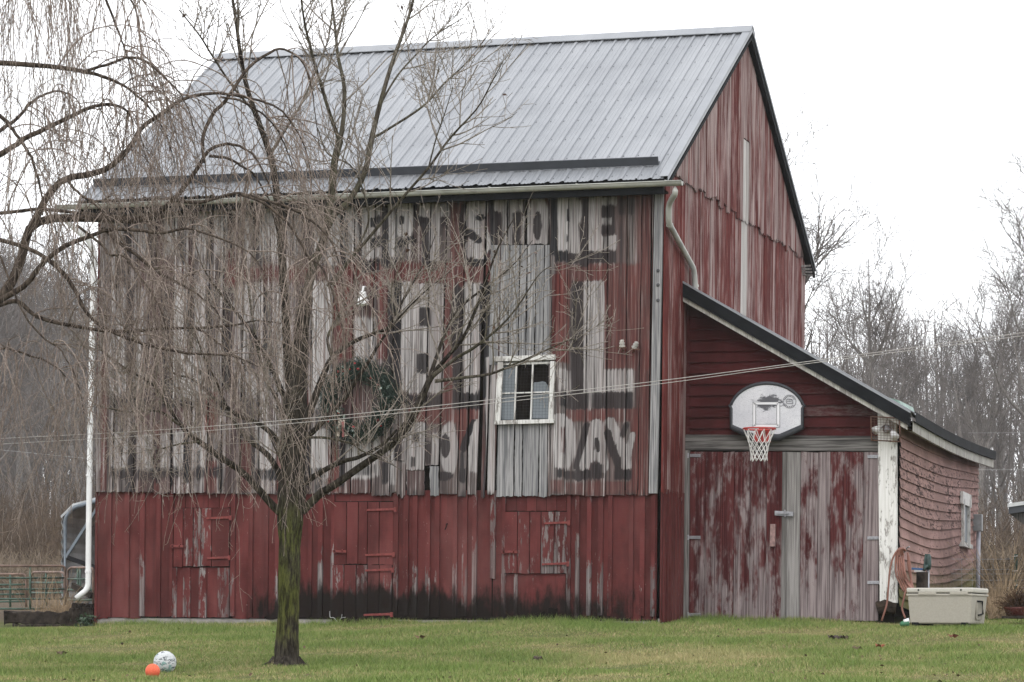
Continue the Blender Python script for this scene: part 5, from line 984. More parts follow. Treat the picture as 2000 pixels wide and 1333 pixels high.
# dead grass and brush: stalks
M_STRAW = plain('dead_grass_straw', (.25, .185, .12), .85, .15, 0, .4, 4); M_BRUSH = plain('brown_brush_stem', (.085, .062, .045), .9, .1, 0, .5, 2)
def stalks(pts, hmin, hmax, lean, r0, rs, M=4, grav=-.05):
    N = len(pts); D = rs.normal(0, lean, (N, 3)); D[:, 2] = 1; P = grow(pts, D, rs.uniform(hmin, hmax, N), M, grav, .08, rs); return tubes(P, taper(N, M, np.full(N, r0), np.full(N, r0*.4)), 3)
def gpts(x0, x1, d0, d1, n, rs):
    x = rs.uniform(x0, x1, n); d = rs.uniform(d0, d1, n); P = np.array([at(a, 1200, b) for a, b in zip(x, d)]); P[:, 2] = gz(P[:, 0], P[:, 1])-.02; return P
rs = np.random.default_rng(12)
for lab, a, b, c, d, n, h in (('tuft of pale dead grass sprawling over the timbers by the gates', 95, 150, 44.9, 45.6, 420, .5), ('tall dead stalks leaning in front of the green gates', 55, 130, 45.0, 45.4, 26, 1.0), ('dry grass clump between the cooler and the red pot', 1932, 1962, 43.5, 45.5, 420, .55), ('tall straw-coloured stalks by the green fence post', 1945, 1985, 44, 46, 60, 1.5)):
    P = gpts(a, b, c, d, n, rs); P[:, 2] += .05; o = MB().arr(*stalks(P, h*.45, h, .45 if n > 100 else .3, .0042 if n > 100 else .006, rs, 6, -.06)).build('dead_grass', M_STRAW, None, P.mean(0)); prop(o, lab, 'dead grass', 'clumps of dead grass')

# ------------------------------------------------------------------ yard: right of the barn
cr = at(1850, 1212, 41.2); cr[2] = gz(cr[0], cr[1])+.1; cl = thing('cooler', 'large beige rotomoulded cooler sitting in the grass beside the garage', 'cooler', cr)
M_COOL = plain('beige_plastic', (.36, .335, .285), .6, .35, 0, .06, 40, .05); M_COOL2 = plain('beige_plastic_lid', (.45, .43, .38), .6, .35, 0, .06, 40, .05); an_ = math.radians(-13); ca, sa = math.cos(an_), math.sin(an_)
def cw(x, y, z_): return cr+np.array([x*ca-y*sa, x*sa+y*ca, z_])
def cbox(x0, x1, y0, y1, z0, z1, tp=0.):
    return MB().hexa([cw(x0+tp, y0+tp, z0), cw(x1-tp, y0+tp, z0), cw(x1-tp, y1-tp, z0), cw(x0+tp, y1-tp, z0), cw(x0, y0, z1), cw(x1, y0, z1), cw(x1, y1, z1), cw(x0, y1, z1)])
CWd, CDp = .47, .3
cbox(-CWd, CWd, -CDp, CDp, -.06, .335, .03).build('body', M_COOL, cl, bevel=.02); cbox(-CWd-.012, CWd+.012, -CDp-.012, CDp+.012, .32, .35).build('body_rim', M_COOL, cl, bevel=.008)
cbox(-CWd-.012, CWd+.012, -CDp-.012, CDp+.012, .362, .43).build('lid', M_COOL2, cl, bevel=.018); cbox(-CWd+.01, CWd-.01, -CDp+.01, CDp-.01, .34, .37).build('gasket', M_BLACK, cl)
for x in (-.3, .16): cbox(x-.0, x+.26, -CDp-.02, -CDp, .335, .372).build('latch_lip', M_COOL, cl, bevel=.004)
for x in (-.3, .32): MB().tube([cw(x, -CDp-.018, .4), cw(x, -CDp+.01, .4)], .013, 10).build('latch_hole', M_BLACK, cl)
cbox(CWd-.012, CWd-.002, -.11, .11, .0, .27).build('handle_recess', plain('shaded_beige_recess', (.27, .25, .21), .7), cl); MB().tube([cw(CWd-.0, -.09, .25), cw(CWd+.01, .08, .25), cw(CWd+.012, .1, .08), cw(CWd+.01, -.06, .06)], .012, 8).build('handle', M_BLACK, cl)
for x in (-.36, .36): cbox(x-.05, x+.05, -CDp+.03, CDp-.03, -.1, -.04).build('foot', M_BLACK, cl)
# hose
M_HOSE = plain('dusty_terracotta_hose', (.22, .10, .075), .55, .35, 0, .15, 10)
ho = thing('garden_hose', 'terracotta garden hose looped over a hook on the white post', 'hose', gf(1760, 1205, .2))
def hs(pts, name='coil'): MB().tube(spl([gf(x, y, o_) for x, y, o_ in pts], 40), .0135, 8).build(name, M_HOSE, ho, smooth=True)
hs([(1769, 1075, .12), (1757, 1072, .16), (1745, 1088, .18), (1738, 1115, .18), (1735, 1150, .18), (1732, 1180, .18), (1722, 1213, .2)], 'tail')
for k in range(5):
    j = k*4.4; hs([(1766+k*.8, 1076, .06+.03*k), (1758+j*.3, 1072, .14+.02*k), (1750+j*.8, 1088, .16), (1750+j, 1120, .17+.015*k), (1758+j, 1140, .17), (1766+j*1.1, 1155, .16+.02*k), (1778+j*.3, 1148, .1), (1778-j*.2, 1110, .08), (1773, 1080, .07)])
hs([(1770, 1150, .18), (1764, 1175, .2), (1762, 1190, .2), (1768, 1208, .22)], 'tail'); hs([(1762, 1100, .2), (1770, 1135, .2), (1782, 1150, .22), (1800, 1160, .3)], 'tail')
MB().tube([gf(1764, 1082, .06), gf(1772, 1070, .1), gf(1776, 1068, .12)], .01, 6).build('hook', M_STEEL, ho)
# dark stump, brush, hydrant
sp = onp(1801, 1150, 0, 3.35); spz = gz(sp[0], sp[1]); sp[2] = spz
po = MB(); tp_ = onp(1801, 1118, 0, 3.35)[2]; po.tube([(sp[0], sp[1], spz-.1), (sp[0], sp[1], tp_)], .085, 12); o = po.build('wooden_post', M_TIMB, None, sp); prop(o, 'short dark mossy wooden post behind the cooler', 'post')
b0 = np.array([sp[0]-.04, sp[1], tp_+.03]); br = thing('scrub_brush', 'blue scrub brush lying on top of the dark post', 'brush', b0)
MB().bar(b0+np.array([-.11, 0, .02]), b0+np.array([.06, 0, .01]), .06, .03).build('handle', plain('blue_plastic', (.03, .10, .24), .4, .4), br, bevel=.006); MB().bar(b0+np.array([-.07, 0, -.012]), b0+np.array([.08, 0, -.012]), .055, .03).build('bristles', plain('pale_bristle', (.5, .5, .5), .9), br)
hy0 = onp(1812, 1150, 0, 3.42); hy0[2] = gz(hy0[0], hy0[1]); ht = onp(1812, 1110, 0, 3.42)[2]; hy = thing('yard_hydrant', 'frost hydrant on a steel pipe with dark green head', 'hydrant', hy0)
MB().tube([hy0-np.array([0, 0, .1]), (hy0[0], hy0[1], ht)], .025, 10).build('pipe', M_STEEL, hy, smooth=True); M_HYD = plain('chipped_dark_green_iron', (.025, .05, .045), .5, .4, 0, .5, 20)
m = MB(); c = np.array([hy0[0], hy0[1], ht]); m.tube([c+np.array([0, 0, -.02]), c+np.array([0, 0, .05]), c+np.array([0, 0, .16]), c+np.array([0, 0, .2])], [.04, .05, .045, .03], 10); m.tube([c+np.array([0, -.02, .03]), c+np.array([-.02, -.12, .02]), c+np.array([-.03, -.14, -.04])], .022, 8); m.build('head', M_HYD, hy, smooth=True)
MB().bar(c+np.array([-.03, -.02, .2]), c+np.array([-.05, -.06, -.02]), .02, .035, (0, 1, 0)).build('lever', M_HYD, hy, bevel=.004)
# small green and white bottle in the grass by the cooler
bt0 = at(1768, 1208, 40.6); bt0[2] = gz(bt0[0], bt0[1])+.05; bo = thing('bottle', 'small crumpled green and white bottle lying by the hose end', 'bottle', bt0)
MB().tube([bt0+np.array([-.07, 0, -.01]), bt0+np.array([-.04, 0, .0]), bt0+np.array([.05, .02, .01])], [.02, .04, .042], 10).build('body', plain('green_plastic', (.05, .16, .085), .5), bo, smooth=True); MB().tube([bt0+np.array([-.02, 0, .03]), bt0+np.array([.05, .02, .05])], [.03, .035], 10).build('label_wrap', M_WHITEM, bo, smooth=True)
# electric meter pole at the rear corner of the garage
cp_ = onp(1910, 1145, 0, GX+.08); cp_[2] = gz(cp_[0], cp_[1]); em = thing('conduit', 'grey electrical conduit with a box at the garage rear corner', 'conduit', cp_); top = onp(1909, 1036, 0, GX+.08)
MB().tube([cp_-np.array([0, 0, .2]), (cp_[0], cp_[1], top[2])], .035, 10).build('pipe', plain('grey_pvc', (.33, .33, .37), .5), em, smooth=True); MB().box(top[0]-.08, top[0]+.08, top[1]-.06, top[1]+.06, top[2]-.02, top[2]+.26).build('box', plain('grey_meter_box', (.23, .235, .24), .5), em, bevel=.01)
# woven wire fence and green post
M_WIRE = plain('galvanised_wire', (.36, .36, .37), .5, .4, .3); FD = 47.
def fpx(x, y): return at(x, y, FD+(x-1900)*.004)
fb = fpx(1960, 1165); fn = thing('wire_fence', 'woven wire fence running off to the right behind the cooler', 'fence', fb)
for y in (1092, 1112, 1121, 1133, 1148, 1161): MB().tube([fpx(1815, y), fpx(1930, y+.8), fpx(2060, y-.5)], .0035, 5).build('wire', M_WIRE, fn)
for k in range(12): x = 1817+k*20.5; MB().tube([fpx(x, 1092), fpx(x, 1165)], .0028, 5).build('stay_wire', M_WIRE, fn)
tp0 = fpx(1983, 1178); pst = thing('fence_post', 'dark green steel fence post holding the wire fence', 'post', tp0); zt = fpx(1983, 1083)[2]-tp0[2]; M_TP = plain('dark_green_enamel', (.02, .075, .06), .5, .4)
MB().box(tp0[0]-.03, tp0[0]+.03, tp0[1]-.006, tp0[1]+.006, tp0[2]-.4, tp0[2]+zt).box(tp0[0]-.006, tp0[0]+.006, tp0[1]-.04, tp0[1]-.006, tp0[2]-.4, tp0[2]+zt).build('stem', M_TP, pst)
for k in range(3): MB().tube([tp0+np.array([-.04, -.05, zt*(.35+.3*k)]), tp0+np.array([.04, -.05, zt*(.35+.3*k)+.01])], .008, 5).build('wire_clip', M_WHITEM, pst)
# rail animal shelter beyond the fence
ls0 = at(1965, 1180, 56); ls0[2] = gz(ls0[0], ls0[1]); ls = thing('animal_shelter', 'low dark log shelter seen through the wire fence', 'shelter', ls0); M_LOG = plain('dark_log', (.045, .035, .03), .9, .1, 0, .5, 6)
def lp(x, y, dd=0): return at(x, y, 56+dd)
for y in (1098, 1104): MB().tube([lp(1917, y), lp(2060, y-2)], .06, 8).build('roof_pole', M_LOG, ls, smooth=True)
for x in (1921, 1942, 1985, 2030): MB().tube([lp(x, 1185), lp(x+1, 1098)], .055, 8).build('post', plain('grey_post', (.14, .13, .125), .9) if x == 1921 else M_LOG, ls, smooth=True)
MB().prism([lp(1916, 1180, 1.2), lp(2060, 1180, 1.2), lp(2060, 1096, 1.2), lp(1916, 1096, 1.2)], F_*.05).build('back_wall', M_INNER, ls); MB().prism([lp(1914, 1097, -.2), lp(2062, 1095, -.2), lp(2062, 1094, 1.4), lp(1914, 1096, 1.4)], (0, 0, .05)).build('roof', M_LOG, ls)
for y in (1142, 1156): MB().tube([lp(1921, y, -.05), lp(2060, y-1, -.05)], .03, 8).build('rail', M_LOG, ls, smooth=True)
# shed roof corner entering at the right edge
sh0 = at(2075, 1190, 46); sh0[2] = gz(sh0[0], sh0[1]); shd = thing('shed', 'shed roof corner with pale edge at the right border of the picture', 'shed', sh0)
def sp_(x, y, d=45.): return at(x, y, d)
MB().prism([sp_(1970, 1004), sp_(2200, 972), sp_(2200, 952), sp_(1970, 986)], F_*3.+R_*.9).build('roof', M_SNOW, shd); MB().prism([sp_(1968, 991, 44.97), sp_(2200, 958, 44.97), sp_(2200, 950, 44.97), sp_(1968, 984, 44.97)], F_*.03).build('fascia', plain('pale_metal_edge', (.5, .51, .52), .5), shd)
MB().prism([sp_(1972, 1004, 45.1), sp_(2200, 975, 45.1), sp_(2200, 1190, 45.1), sp_(2060, 1190, 45.1), sp_(2020, 1040, 45.1)], F_*2.6+R_*.8).build('wall', m_grey('dark_shed_board', (.03, .028, .027), (.10, .095, .09)), shd)
# flower pot
fp0 = at(1988, 1206, 41.5); fp0[2] = max(gz(fp0[0], fp0[1]), fp0[2]-.02); pt = thing('plant_pot', 'red plant pot with a dead brown plant at the right edge', 'plant pot', fp0)
MB().lathe(fp0, [(.0, 0), (.14, 0), (.19, .13), (.2, .16), (.17, .16), (.15, .1), (0, .1)], 20).build('pot', plain('oxblood_pot', (.09, .022, .018), .5), pt, smooth=True)
N = 700; D = rs.normal(0, .6, (N, 3)); D[:, 2] = np.abs(D[:, 2])+.25; Pq = grow(np.tile(fp0+np.array([0, 0, .13]), (N, 1))+rs.normal(0, .05, (N, 3)), D, rs.uniform(.1, .32, N), 5, -.12, .2, rs); MB().arr(*tubes(Pq, taper(N, 5, np.full(N, .004), np.full(N, .003)), 3)).build('dead_plant', plain('dead_flower_brown', (.06, .035, .022), .9, .1, 0, .5, 12), pt)
o = MB().bar(at(1958, 1206, 41.2), at(2040, 1204, 41.2), .12, .035).build('edging_board', M_TIMB, None, at(1995, 1208, 41.2)); prop(o, 'thin black edging board lying under the red pot', 'board')
# green roofed hut peeping over the garage roof
hu0 = at(1745, 1150, 62); hu0[2] = gz(hu0[0], hu0[1]); hu = thing('hut', 'hut with pale green metal roof peeping above the garage roof edge', 'hut', hu0); hz = at(1745, 779, 62)[2]
MB().box(hu0[0]-1.2, hu0[0]-.05, hu0[1], hu0[1]+1.5, hu0[2]-.1, hz-.25).build('wall', M_GREY, hu); MB().prism([(hu0[0]-1.3, hu0[1]-.1, hz-.22), (hu0[0]+.15, hu0[1]-.1, hz-.2), (hu0[0]+.1, hu0[1]-.1, hz-.05), (hu0[0]-.2, hu0[1]-.1, hz+.04), (hu0[0]-1.25, hu0[1]-.1, hz+.04)], (0, 1.7, 0)).build('roof', plain('pale_green_roof_sheet', (.20, .30, .26), .5), hu)

# ------------------------------------------------------------------ balls
def ball(name, label, px, py, rpx, mat, cat):
    g = onground(px, py); d = float((g-CAM)@F_); r = rpx*d/FPX; c = g+np.array([0, 0, r*.88]); o = MB().sphere(c, r, 40, 24).build(name, mat, None, g, smooth=True); prop(o, label, cat); return c, r
t = NT('printed_soccer_ball', .4, .4); oc = t.n('ShaderNodeTexCoord').outputs['Object']; vo = t.n('ShaderNodeTexVoronoi', feature='DISTANCE_TO_EDGE'); t.put(vo.inputs['Vector'], oc); vo.inputs['Scale'].default_value = 11
n1 = t.noise((18, 18, 50), 1, 3, .6, vec=oc, dist=1.); n2 = t.noise((10, 10, 10), 1, 3, .6, vec=oc)
c = t.mix(t.ss(n1, .54, .57), (.60, .62, .63), (.06, .08, .09)); c = t.mix(t.ma('MULTIPLY', t.ss(n2, .58, .62), .8), c, (.16, .34, .31)); c = t.mix(t.ma('MULTIPLY', t.ma('SUBTRACT', 1., t.ss(vo.outputs[0], .0, .03)), .25), c, (.2, .2, .2))
t.bump(t.ss(vo.outputs[0], 0, .06), .3, .004); ball('soccer_ball', 'white soccer ball printed with dark and teal marks on the lawn', 322, 1314, 22.5, t.out(c), 'ball')
t = NT('orange_rubber', .6, .3); nz = t.noise((90, 90, 90), 1, 2, .5); t.bump(nz, .3, .003); ball('orange_ball', 'small orange rubber ball in front of the soccer ball', 298, 1324, 14.5, t.out(t.mix(t.ss(nz, .3, .7), (.62, .10, .045), (.72, .15, .075))), 'ball')

# ------------------------------------------------------------------ overhead wires
M_OW = plain('pale_twisted_wire', (.38, .36, .34), .6, .3, 0, .2, 40); M_OW2 = plain('dull_far_wire', (.3, .3, .3), .6)
def owire(label, pts, d0, d1, r, mat):
    S = spl(np.array(pts, float), 60); d = np.linspace(d0, d1, 60); P = np.array([at(a[0], a[1], q) for a, q in zip(S, d)]); b = P[0]; o = MB().tube(P, r, 6).build('overhead_wire', mat, None, b, smooth=True); prop(o, label, 'wire', 'overhead wires')
owire('upper of the two pale wires crossing the whole barn front', [(-160, 868), (0, 857), (300, 841), (640, 814), (980, 779), (1290, 744), (1560, 709), (2000, 650), (2200, 622)], 29, 23, .0034, M_OW)
owire('lower of the two pale wires crossing the whole barn front', [(-160, 880), (0, 868), (300, 850), (640, 821), (980, 786), (1290, 750), (1560, 713), (2000, 656), (2200, 628)], 29.1, 23.1, .0031, M_OW)
owire('thin wire running down to the barn behind the left trees', [(-100, 868), (0, 879), (100, 889), (190, 898)], 52, 46, .004, M_OW2)
owire('thin level wire in front of the woods, right of the garage eave', [(1890, 846), (2100, 845)], 58, 58, .004, M_OW2); owire('second thin level wire below it, right of the garage', [(1905, 918), (2100, 917)], 58, 58, .004, M_OW2)

# ------------------------------------------------------------------ woods behind
M_FAR = m_bark('haze_lifted_grey_bark', (.09, .082, .075), (.25, .23, .215)); M_FARTW = plain('haze_lifted_brown_twig', (.12, .106, .098), .9, .1, 0, .35, 1.)  # grey bark and twig tones lightened to approximate the fade of distance haze
def forest_tree(seed, H, spread, low, nb, wide=1.):
    r = np.random.default_rng(seed); M0 = 16; P0 = grow(np.zeros((1, 3)), np.array([[r.normal(0, .05), r.normal(0, .05), 1]]), np.array([H*.92]), M0, .05, .045, r); R0 = taper(1, M0, np.array([.013*H+.02]), np.array([.012]))
    p, d, q, _ = children(P0, R0, nb, (low, .97), spread, r); d = unit(d+np.array([0, 0, .25])); k = (p[:, 2]/H); Ln = H*.42*wide*(1.15-k)*r.uniform(.6, 1.15, len(p)); P1 = grow(p, d, Ln, 9, .09, .09, r); R1 = taper(len(p), 9, q*.55, np.full(len(p), .008))
    p, d, q, _ = children(P1, R1, 8, (.2, 1.), .5, r); d = unit(d+np.array([0, 0, .2])); P2 = grow(p, d, r.uniform(.5, 1.9, len(p))*H/12, 6, .06, .12, r); R2 = taper(len(p), 6, np.minimum(q*.7, .022), np.full(len(p), .006))
    p, d, q, _ = children(P2, R2, 5, (.2, 1.), .5, r); P3 = grow(p, d, r.uniform(.25, .9, len(p)), 4, .06, .15, r); R3 = taper(len(p), 4, np.minimum(q*.75, .01), np.full(len(p), .005))
    p, d, q, _ = children(P3, R3, 2, (.3, 1.), .5, r); P4 = grow(p, d, r.uniform(.15, .45, len(p)), 3, .06, .15, r); R4 = taper(len(p), 3, np.full(len(p), .006), np.full(len(p), .0045))
    a = MB().arr(*tubes(P0, R0, 10)); a.arr(*tubes(P1, R1, 5)); b = MB()
    for P, Rd in ((P2, R2), (P3, R3), (P4, R4)): b.arr(*tubes(P, Rd, 3))
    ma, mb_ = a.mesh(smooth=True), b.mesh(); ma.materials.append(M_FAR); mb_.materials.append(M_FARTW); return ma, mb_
VAR = [forest_tree(100+k, h, s, l, n, w_) for k, (h, s, l, n, w_) in enumerate(((12, .55, .25, 16, 1.1), (12, .42, .35, 18, .8), (12, .4, .45, 14, .75), (12, .6, .3, 15, 1.2), (12, .35, .5, 14, .6)))]
def put_tree(v, px, d, h, label, group, rz=None, name='bare_tree'):
    b = at(px, 1150, d); b[2] = gz(b[0], b[1])-.1; t_ = thing(name, label, 'tree', b, group); t_.rotation_euler = (0, 0, rz if rz is not None else random.uniform(0, 6.28)); t_.scale = (h/12,)*3
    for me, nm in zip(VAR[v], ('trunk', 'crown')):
        o = bpy.data.objects.new(nm, me); col.objects.link(o); o.parent = t_; WL[o.name] = b
        if nm == 'crown': o['kind'] = 'stuff'
    return t_
put_tree(0, 1722, 150, 17.4, 'lone spreading bare tree above the garage roof, right of the barn', 'bare trees behind the yard', .6)
put_tree(3, 1985, 140, 18.6, 'tall bare tree at the right edge, nearest of the woods there', 'bare trees behind the yard', 2.)
put_tree(1, 1905, 165, 17., 'slim bare tree between the lone tree and the right edge', 'bare trees behind the yard', 1.)
put_tree(0, 1535, 70, 10.6, 'bare tree whose top twigs show behind the barn rear eave', 'bare trees behind the yard', 3.)
fr = np.random.default_rng(77)
for k in range(13): put_tree(int(fr.integers(0, 5)), 1645+k*34+fr.uniform(-14, 14), (dq := fr.uniform(185, 275)), fr.uniform(.083, .108)*dq-2., 'hazy bare tree in the woods behind the garage', 'bare trees in the right woods')
for k in range(24): put_tree(int(fr.integers(0, 5)), -90+k*13+fr.uniform(-9, 9), (dq := fr.uniform(160, 260)), fr.uniform(.098, .122)*dq-2., 'hazy bare tree in the woods left of the barn', 'bare trees in the left woods')
# the rest of the woods and the thicket at their foot read as one mass
def woods(x0, x1, n, seed):
    r = np.random.default_rng(seed); P = []
    px = r.uniform(x0, x1, n); d = r.uniform(200, 330, n); B0 = np.array([at(a, 1150, b) for a, b in zip(px, d)]); B0[:, 2] = gz(B0[:, 0], B0[:, 1])-.1; D = r.normal(0, .05, (n, 3)); D[:, 2] = 1
    P0 = grow(B0, D, d*r.uniform(.05, .088, n), 9, .04, .05, r); R0 = taper(n, 9, r.uniform(.07, .26, n), np.full(n, .03)); p, d_, q, _ = children(P0, R0, 9, (.25, 1.), .5, r); P1 = grow(p, unit(d_+np.array([0, 0, .3])), r.uniform(1.6, 5., len(p)), 5, .08, .1, r); R1 = taper(len(p), 5, np.minimum(q*.5, .055), np.full(len(p), .015))
    p, d_, q, _ = children(P1, R1, 5, (.2, 1.), .5, r); P2 = grow(p, d_, r.uniform(.8, 2.2, len(p)), 3, .05, .15, r); R2 = taper(len(p), 3, np.full(len(p), .02), np.full(len(p), .012)); m = MB()
    for a, b, s in ((P0, R0, 6), (P1, R1, 3), (P2, R2, 3)): m.arr(*tubes(a, b, s))
    return m, B0.mean(0)
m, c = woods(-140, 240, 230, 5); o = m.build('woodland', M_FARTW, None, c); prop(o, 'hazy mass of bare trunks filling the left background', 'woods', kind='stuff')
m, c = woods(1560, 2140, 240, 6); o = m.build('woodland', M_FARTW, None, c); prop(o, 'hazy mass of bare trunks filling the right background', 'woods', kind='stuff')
rs = np.random.default_rng(15); M_WEED = plain('dull_dead_weed', (.17, .135, .10), .9, .1, 0, .4, 2)
def thicket(x0, x1, d0, d1, n, h0, h1, lab, mat):
    P = gpts(x0, x1, d0, d1, n, rs); D = rs.normal(0, .28, (n, 3)); D[:, 2] = 1; G = grow(P, D, rs.uniform(h0, h1, n), 6, -.03, .12, rs); Rg = taper(n, 6, np.full(n, .011), np.full(n, .004)); p, d_, q, _ = children(G, Rg, 5, (.2, 1.), .5, rs); G2 = grow(p, d_, rs.uniform(.2, .7, len(p)), 4, 0, .15, rs)
    m = MB().arr(*tubes(G, Rg, 3)); m.arr(*tubes(G2, taper(len(p), 4, np.full(len(p), .006), np.full(len(p), .004)), 3)); o = m.build('thicket', mat, None, P.mean(0)); prop(o, lab, 'brush', kind='stuff')
thicket(-120, 230, 75, 170, 3000, .9, 3.8, 'grey-brown undergrowth at the foot of the left woods', M_BRUSH); thicket(-120, 230, 64, 76, 1300, .3, .9, 'tan dead weeds behind the gates', M_WEED)
thicket(1560, 2140, 75, 180, 2600, .9, 3.4, 'grey-brown undergrowth at the foot of the right woods', M_BRUSH); thicket(1900, 2140, 50, 62, 500, .3, .9, 'tan dead weeds behind the wire fence', M_WEED)

# ------------------------------------------------------------------ lawn grass
def lawn():
    r = np.random.default_rng(8); n = 620000; d = 19+(44.6-19)*r.uniform(0, 1, n)**.8; l = r.uniform(-1, 1, n)*(d*.176+.4); X = CAM[0]+d*F_[0]+l*R_[0]; Y = CAM[1]+d*F_[1]+l*R_[1]
    ok = ~((X > -BW-.02) & (X < .0) & (Y > -.01)) & ~((X >= 0) & (X < GX) & (Y > GY-.04)) & ~((X < -BW) & (d > 44.3)); X, Y, d = X[ok], Y[ok], d[ok]; n = len(X); Z = gz(X, Y)
    # tufts and taller weeds, thickest along the foot of the walls
    nt_ = 2200; k = np.where(r.uniform(0, 1, nt_) < .35, 1, 0); tx = np.where(k, r.uniform(-BW-.2, 3.2, nt_), r.uniform(-11, 9, nt_)); ty = np.where(k, np.where(tx > 0, GY, 0)-np.abs(r.normal(.06, .12, nt_))-.03, r.uniform(-20, -.5, nt_)); tx = np.repeat(tx, 22)+r.normal(0, .03, nt_*22); ty = np.repeat(ty, 22)+r.normal(0, .03, nt_*22); X = np.concatenate([X, tx]); Y = np.concatenate([Y, ty]); d = np.concatenate([d, np.full(nt_*22, 40.)]); n = len(X); Z = gz(X, Y); tuft = np.zeros(n); tuft[-nt_*22:] = 1
    # patchiness: bare trodden patches, lush clumps
    pn = np.sin(X*1.1+1.3*np.sin(Y*.7))*np.sin(Y*1.3+1.1*np.sin(X*.9)); h = r.uniform(.018, .05, n)*(1+.7*pn)+.012*(r.uniform(0, 1, n) > .96); h[d > 43] *= .8; h = h*(1+tuft*r.uniform(.2, 1.1, n))
    a = r.uniform(0, 2*math.pi, n); w_ = r.uniform(.0022, .0045, n); dx = np.cos(a)*w_; dy = np.sin(a)*w_; lx = r.normal(0, .5, n)*h; ly = r.normal(0, .5, n)*h; B0 = np.stack([X, Y, Z-.004], 1)
    V = np.stack([B0+np.stack([dx, dy, 0*dx], 1), B0-np.stack([dx, dy, 0*dx], 1), B0+np.stack([lx, ly, h], 1)], 1).reshape(-1, 3); F3 = np.arange(3*n).reshape(-1, 3); me = mesh_np(V, [F3])
    rv = r.uniform(0, 1, n); dry = np.clip(.30+.40*(r.uniform(0, 1, n) > .62)-.25*pn, 0, 1); A = np.repeat(np.stack([rv, dry, 0*rv], 1), 3, 0); setattr_col(me, A)
    t = NT('grass_blade', .7, .2); a_, b_, _ = t.attr(); pat = t.noise((1.6, .35, .3), 1, 5, .7); pat3 = t.noise((3.1, 3.1, 1), 1, 5, .7); pat2 = t.noise((.85, .11, .1), 1, 5, .65)
    g = t.mix(a_, (.07, .125, .022), (.20, .27, .07)); y_ = t.mix(a_, (.30, .25, .12), (.46, .38, .20))
    f = t.ss(t.ma('ADD', t.ma('MULTIPLY', b_, .5), t.ma('ADD', t.ma('MULTIPLY', pat, .55), t.ma('MULTIPLY', t.ma('ADD', t.ma('MULTIPLY', t.ma('SUBTRACT', pat2, .5), 1.7), t.ma('MULTIPLY', t.ma('SUBTRACT', pat3, .5), 1.5))))), .44, .74)
    tp = onground(1330, 1288); vd = t.n('ShaderNodeVectorMath', operation='DISTANCE'); t.put(vd.inputs[0], t.vm('MULTIPLY', t.pos, (.55, .28, 0))); vd.inputs[1].default_value = (tp[0]*.55, tp[1]*.28, 0)
    f = t.ma('ADD', f, t.ma('MULTIPLY', t.ma('SUBTRACT', 1., t.ss(t.ma('ADD', vd.outputs[1], t.ma('MULTIPLY', pat3, 1.2)), .9, 1.5)), .6), clamp=True)
    c = t.mix(f, g, y_); t.b.inputs['Subsurface Weight'].default_value = 0; t.out(c); o = link(me, 'grass', t.m); prop(o, 'short winter lawn grass, green with straw patches', 'grass', kind='stuff')
lawn()
# scattered leaf litter too small to pick apart
ll = MB(); lr = np.random.default_rng(41)
for k in range(260):
    d_ = lr.uniform(22, 41.5); l_ = lr.uniform(-.17, .17)*d_; g = CAM+F_*d_+R_*l_; g[2] = gz(g[0], g[1])+lr.uniform(.02, .04); q = unit(lr.normal(0, 1, 3)*np.array([1, 1, .4])); s = unit(np.cross(q, lr.normal(0, .4, 3)+np.array([0, 0, 1]))); z_ = lr.uniform(.02, .05); ll.add([g, g+q*z_*.5+s*z_*.4, g+q*z_, g+q*z_*.5-s*z_*.4], [(0, 1, 2), (0, 2, 3)])
o = ll.build('leaf_litter', plain('dull_leaf_litter', (.085, .055, .038), .9, .1, 0, .5, 3)); prop(o, 'small dead leaf scraps scattered over the lawn', 'leaf litter', kind='stuff')
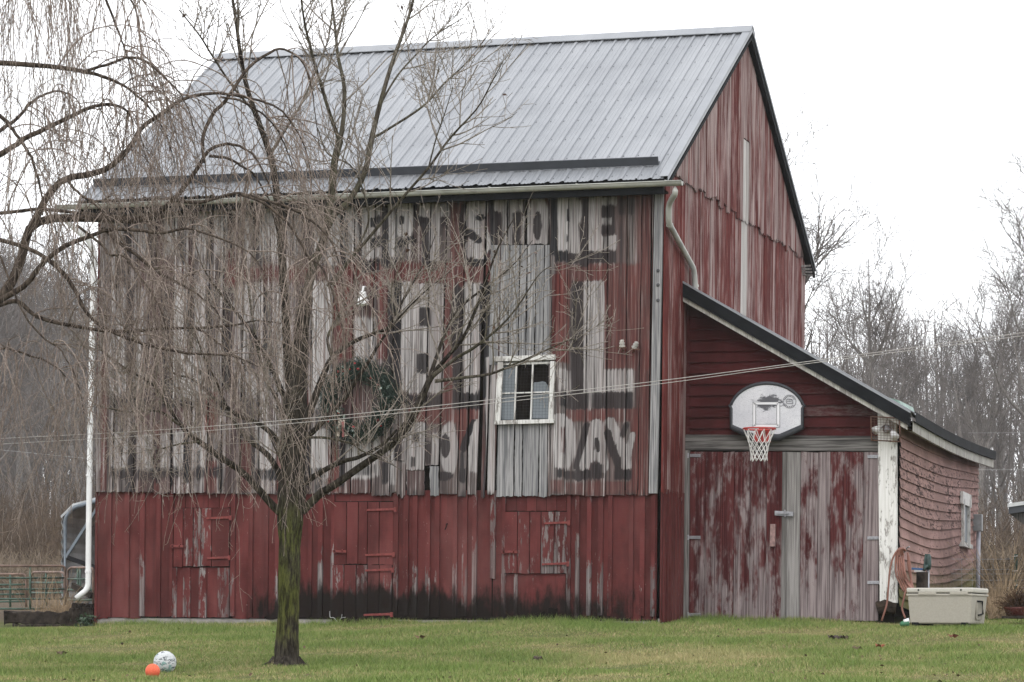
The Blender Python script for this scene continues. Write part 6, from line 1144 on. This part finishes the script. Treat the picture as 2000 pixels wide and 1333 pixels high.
# fallen leaves on the lawn
for px, py, cc, lab in ((1718, 1270, (.20, .06, .035), 'rust-red fallen leaf below the garage doors'), (1050, 1294, (.07, .05, .04), 'curled dark leaf on the lawn below the stall doors'), (1860, 1250, (.16, .06, .04), 'reddish leaf scrap on the lawn below the cooler'), (1625, 1252, (.07, .05, .045), 'dark leaf cluster on the lawn, left of the rust-red leaf'), (118, 1284, (.08, .05, .035), 'brown leaf on the lawn left of the soccer ball'), (1675, 1274, (.11, .07, .05), 'small brown leaf just left of the rust-red leaf'), (820, 1252, (.13, .08, .05), 'pale brown leaf on the lawn right of the maple')):
    g = onground(px, py); m = MB(); 
    for k in range(3 if 'cluster' in lab else 1):
        c = g+np.array([.07*k, .03*k, .04]); a = random.uniform(0, 6); lobes = [(.075 if i % 2 == 0 else .035)*(1+.2*math.sin(i*2.)) for i in range(10)]; P = [c+np.array([0, 0, .012])]+[c+np.array([q*math.cos(a+i*.628), q*math.sin(a+i*.628), .03*math.cos(i*1.9)+.01]) for i, q in enumerate(lobes)]; m.add(P, [(0, 1+i, 1+(i+1) % 10) for i in range(10)])
    o = m.build('fallen_leaf', plain('fallen_leaf_%d' % px, cc, .8, .2, 0, .3, 20), None, g); prop(o, lab, 'leaf', 'fallen leaves')

# ------------------------------------------------------------------ misty air
hx = MB(); hb = [CAM+R_*a+F_*b for a, b in ((-430, -95), (430, -95), (430, 720), (-430, 720))]
hx.hexa([np.array([p[0], p[1], -9.]) for p in hb]+[np.array([p[0], p[1], 46.]) for p in hb])
hm = bpy.data.materials.new('thin_mist'); hm.use_nodes = True; ht_ = hm.node_tree; ht_.nodes.remove(ht_.nodes['Principled BSDF']); pv = ht_.nodes.new('ShaderNodeVolumePrincipled'); pv.inputs['Color'].default_value = (.95, .96, .98, 1); pv.inputs['Density'].default_value = .0003; pv.inputs['Anisotropy'].default_value = .2
ht_.links.new(pv.outputs[0], ht_.nodes['Material Output'].inputs['Volume']); o = hx.build('haze', hm); prop(o, 'thin grey winter mist over the yard and woods', 'haze', kind='stuff')
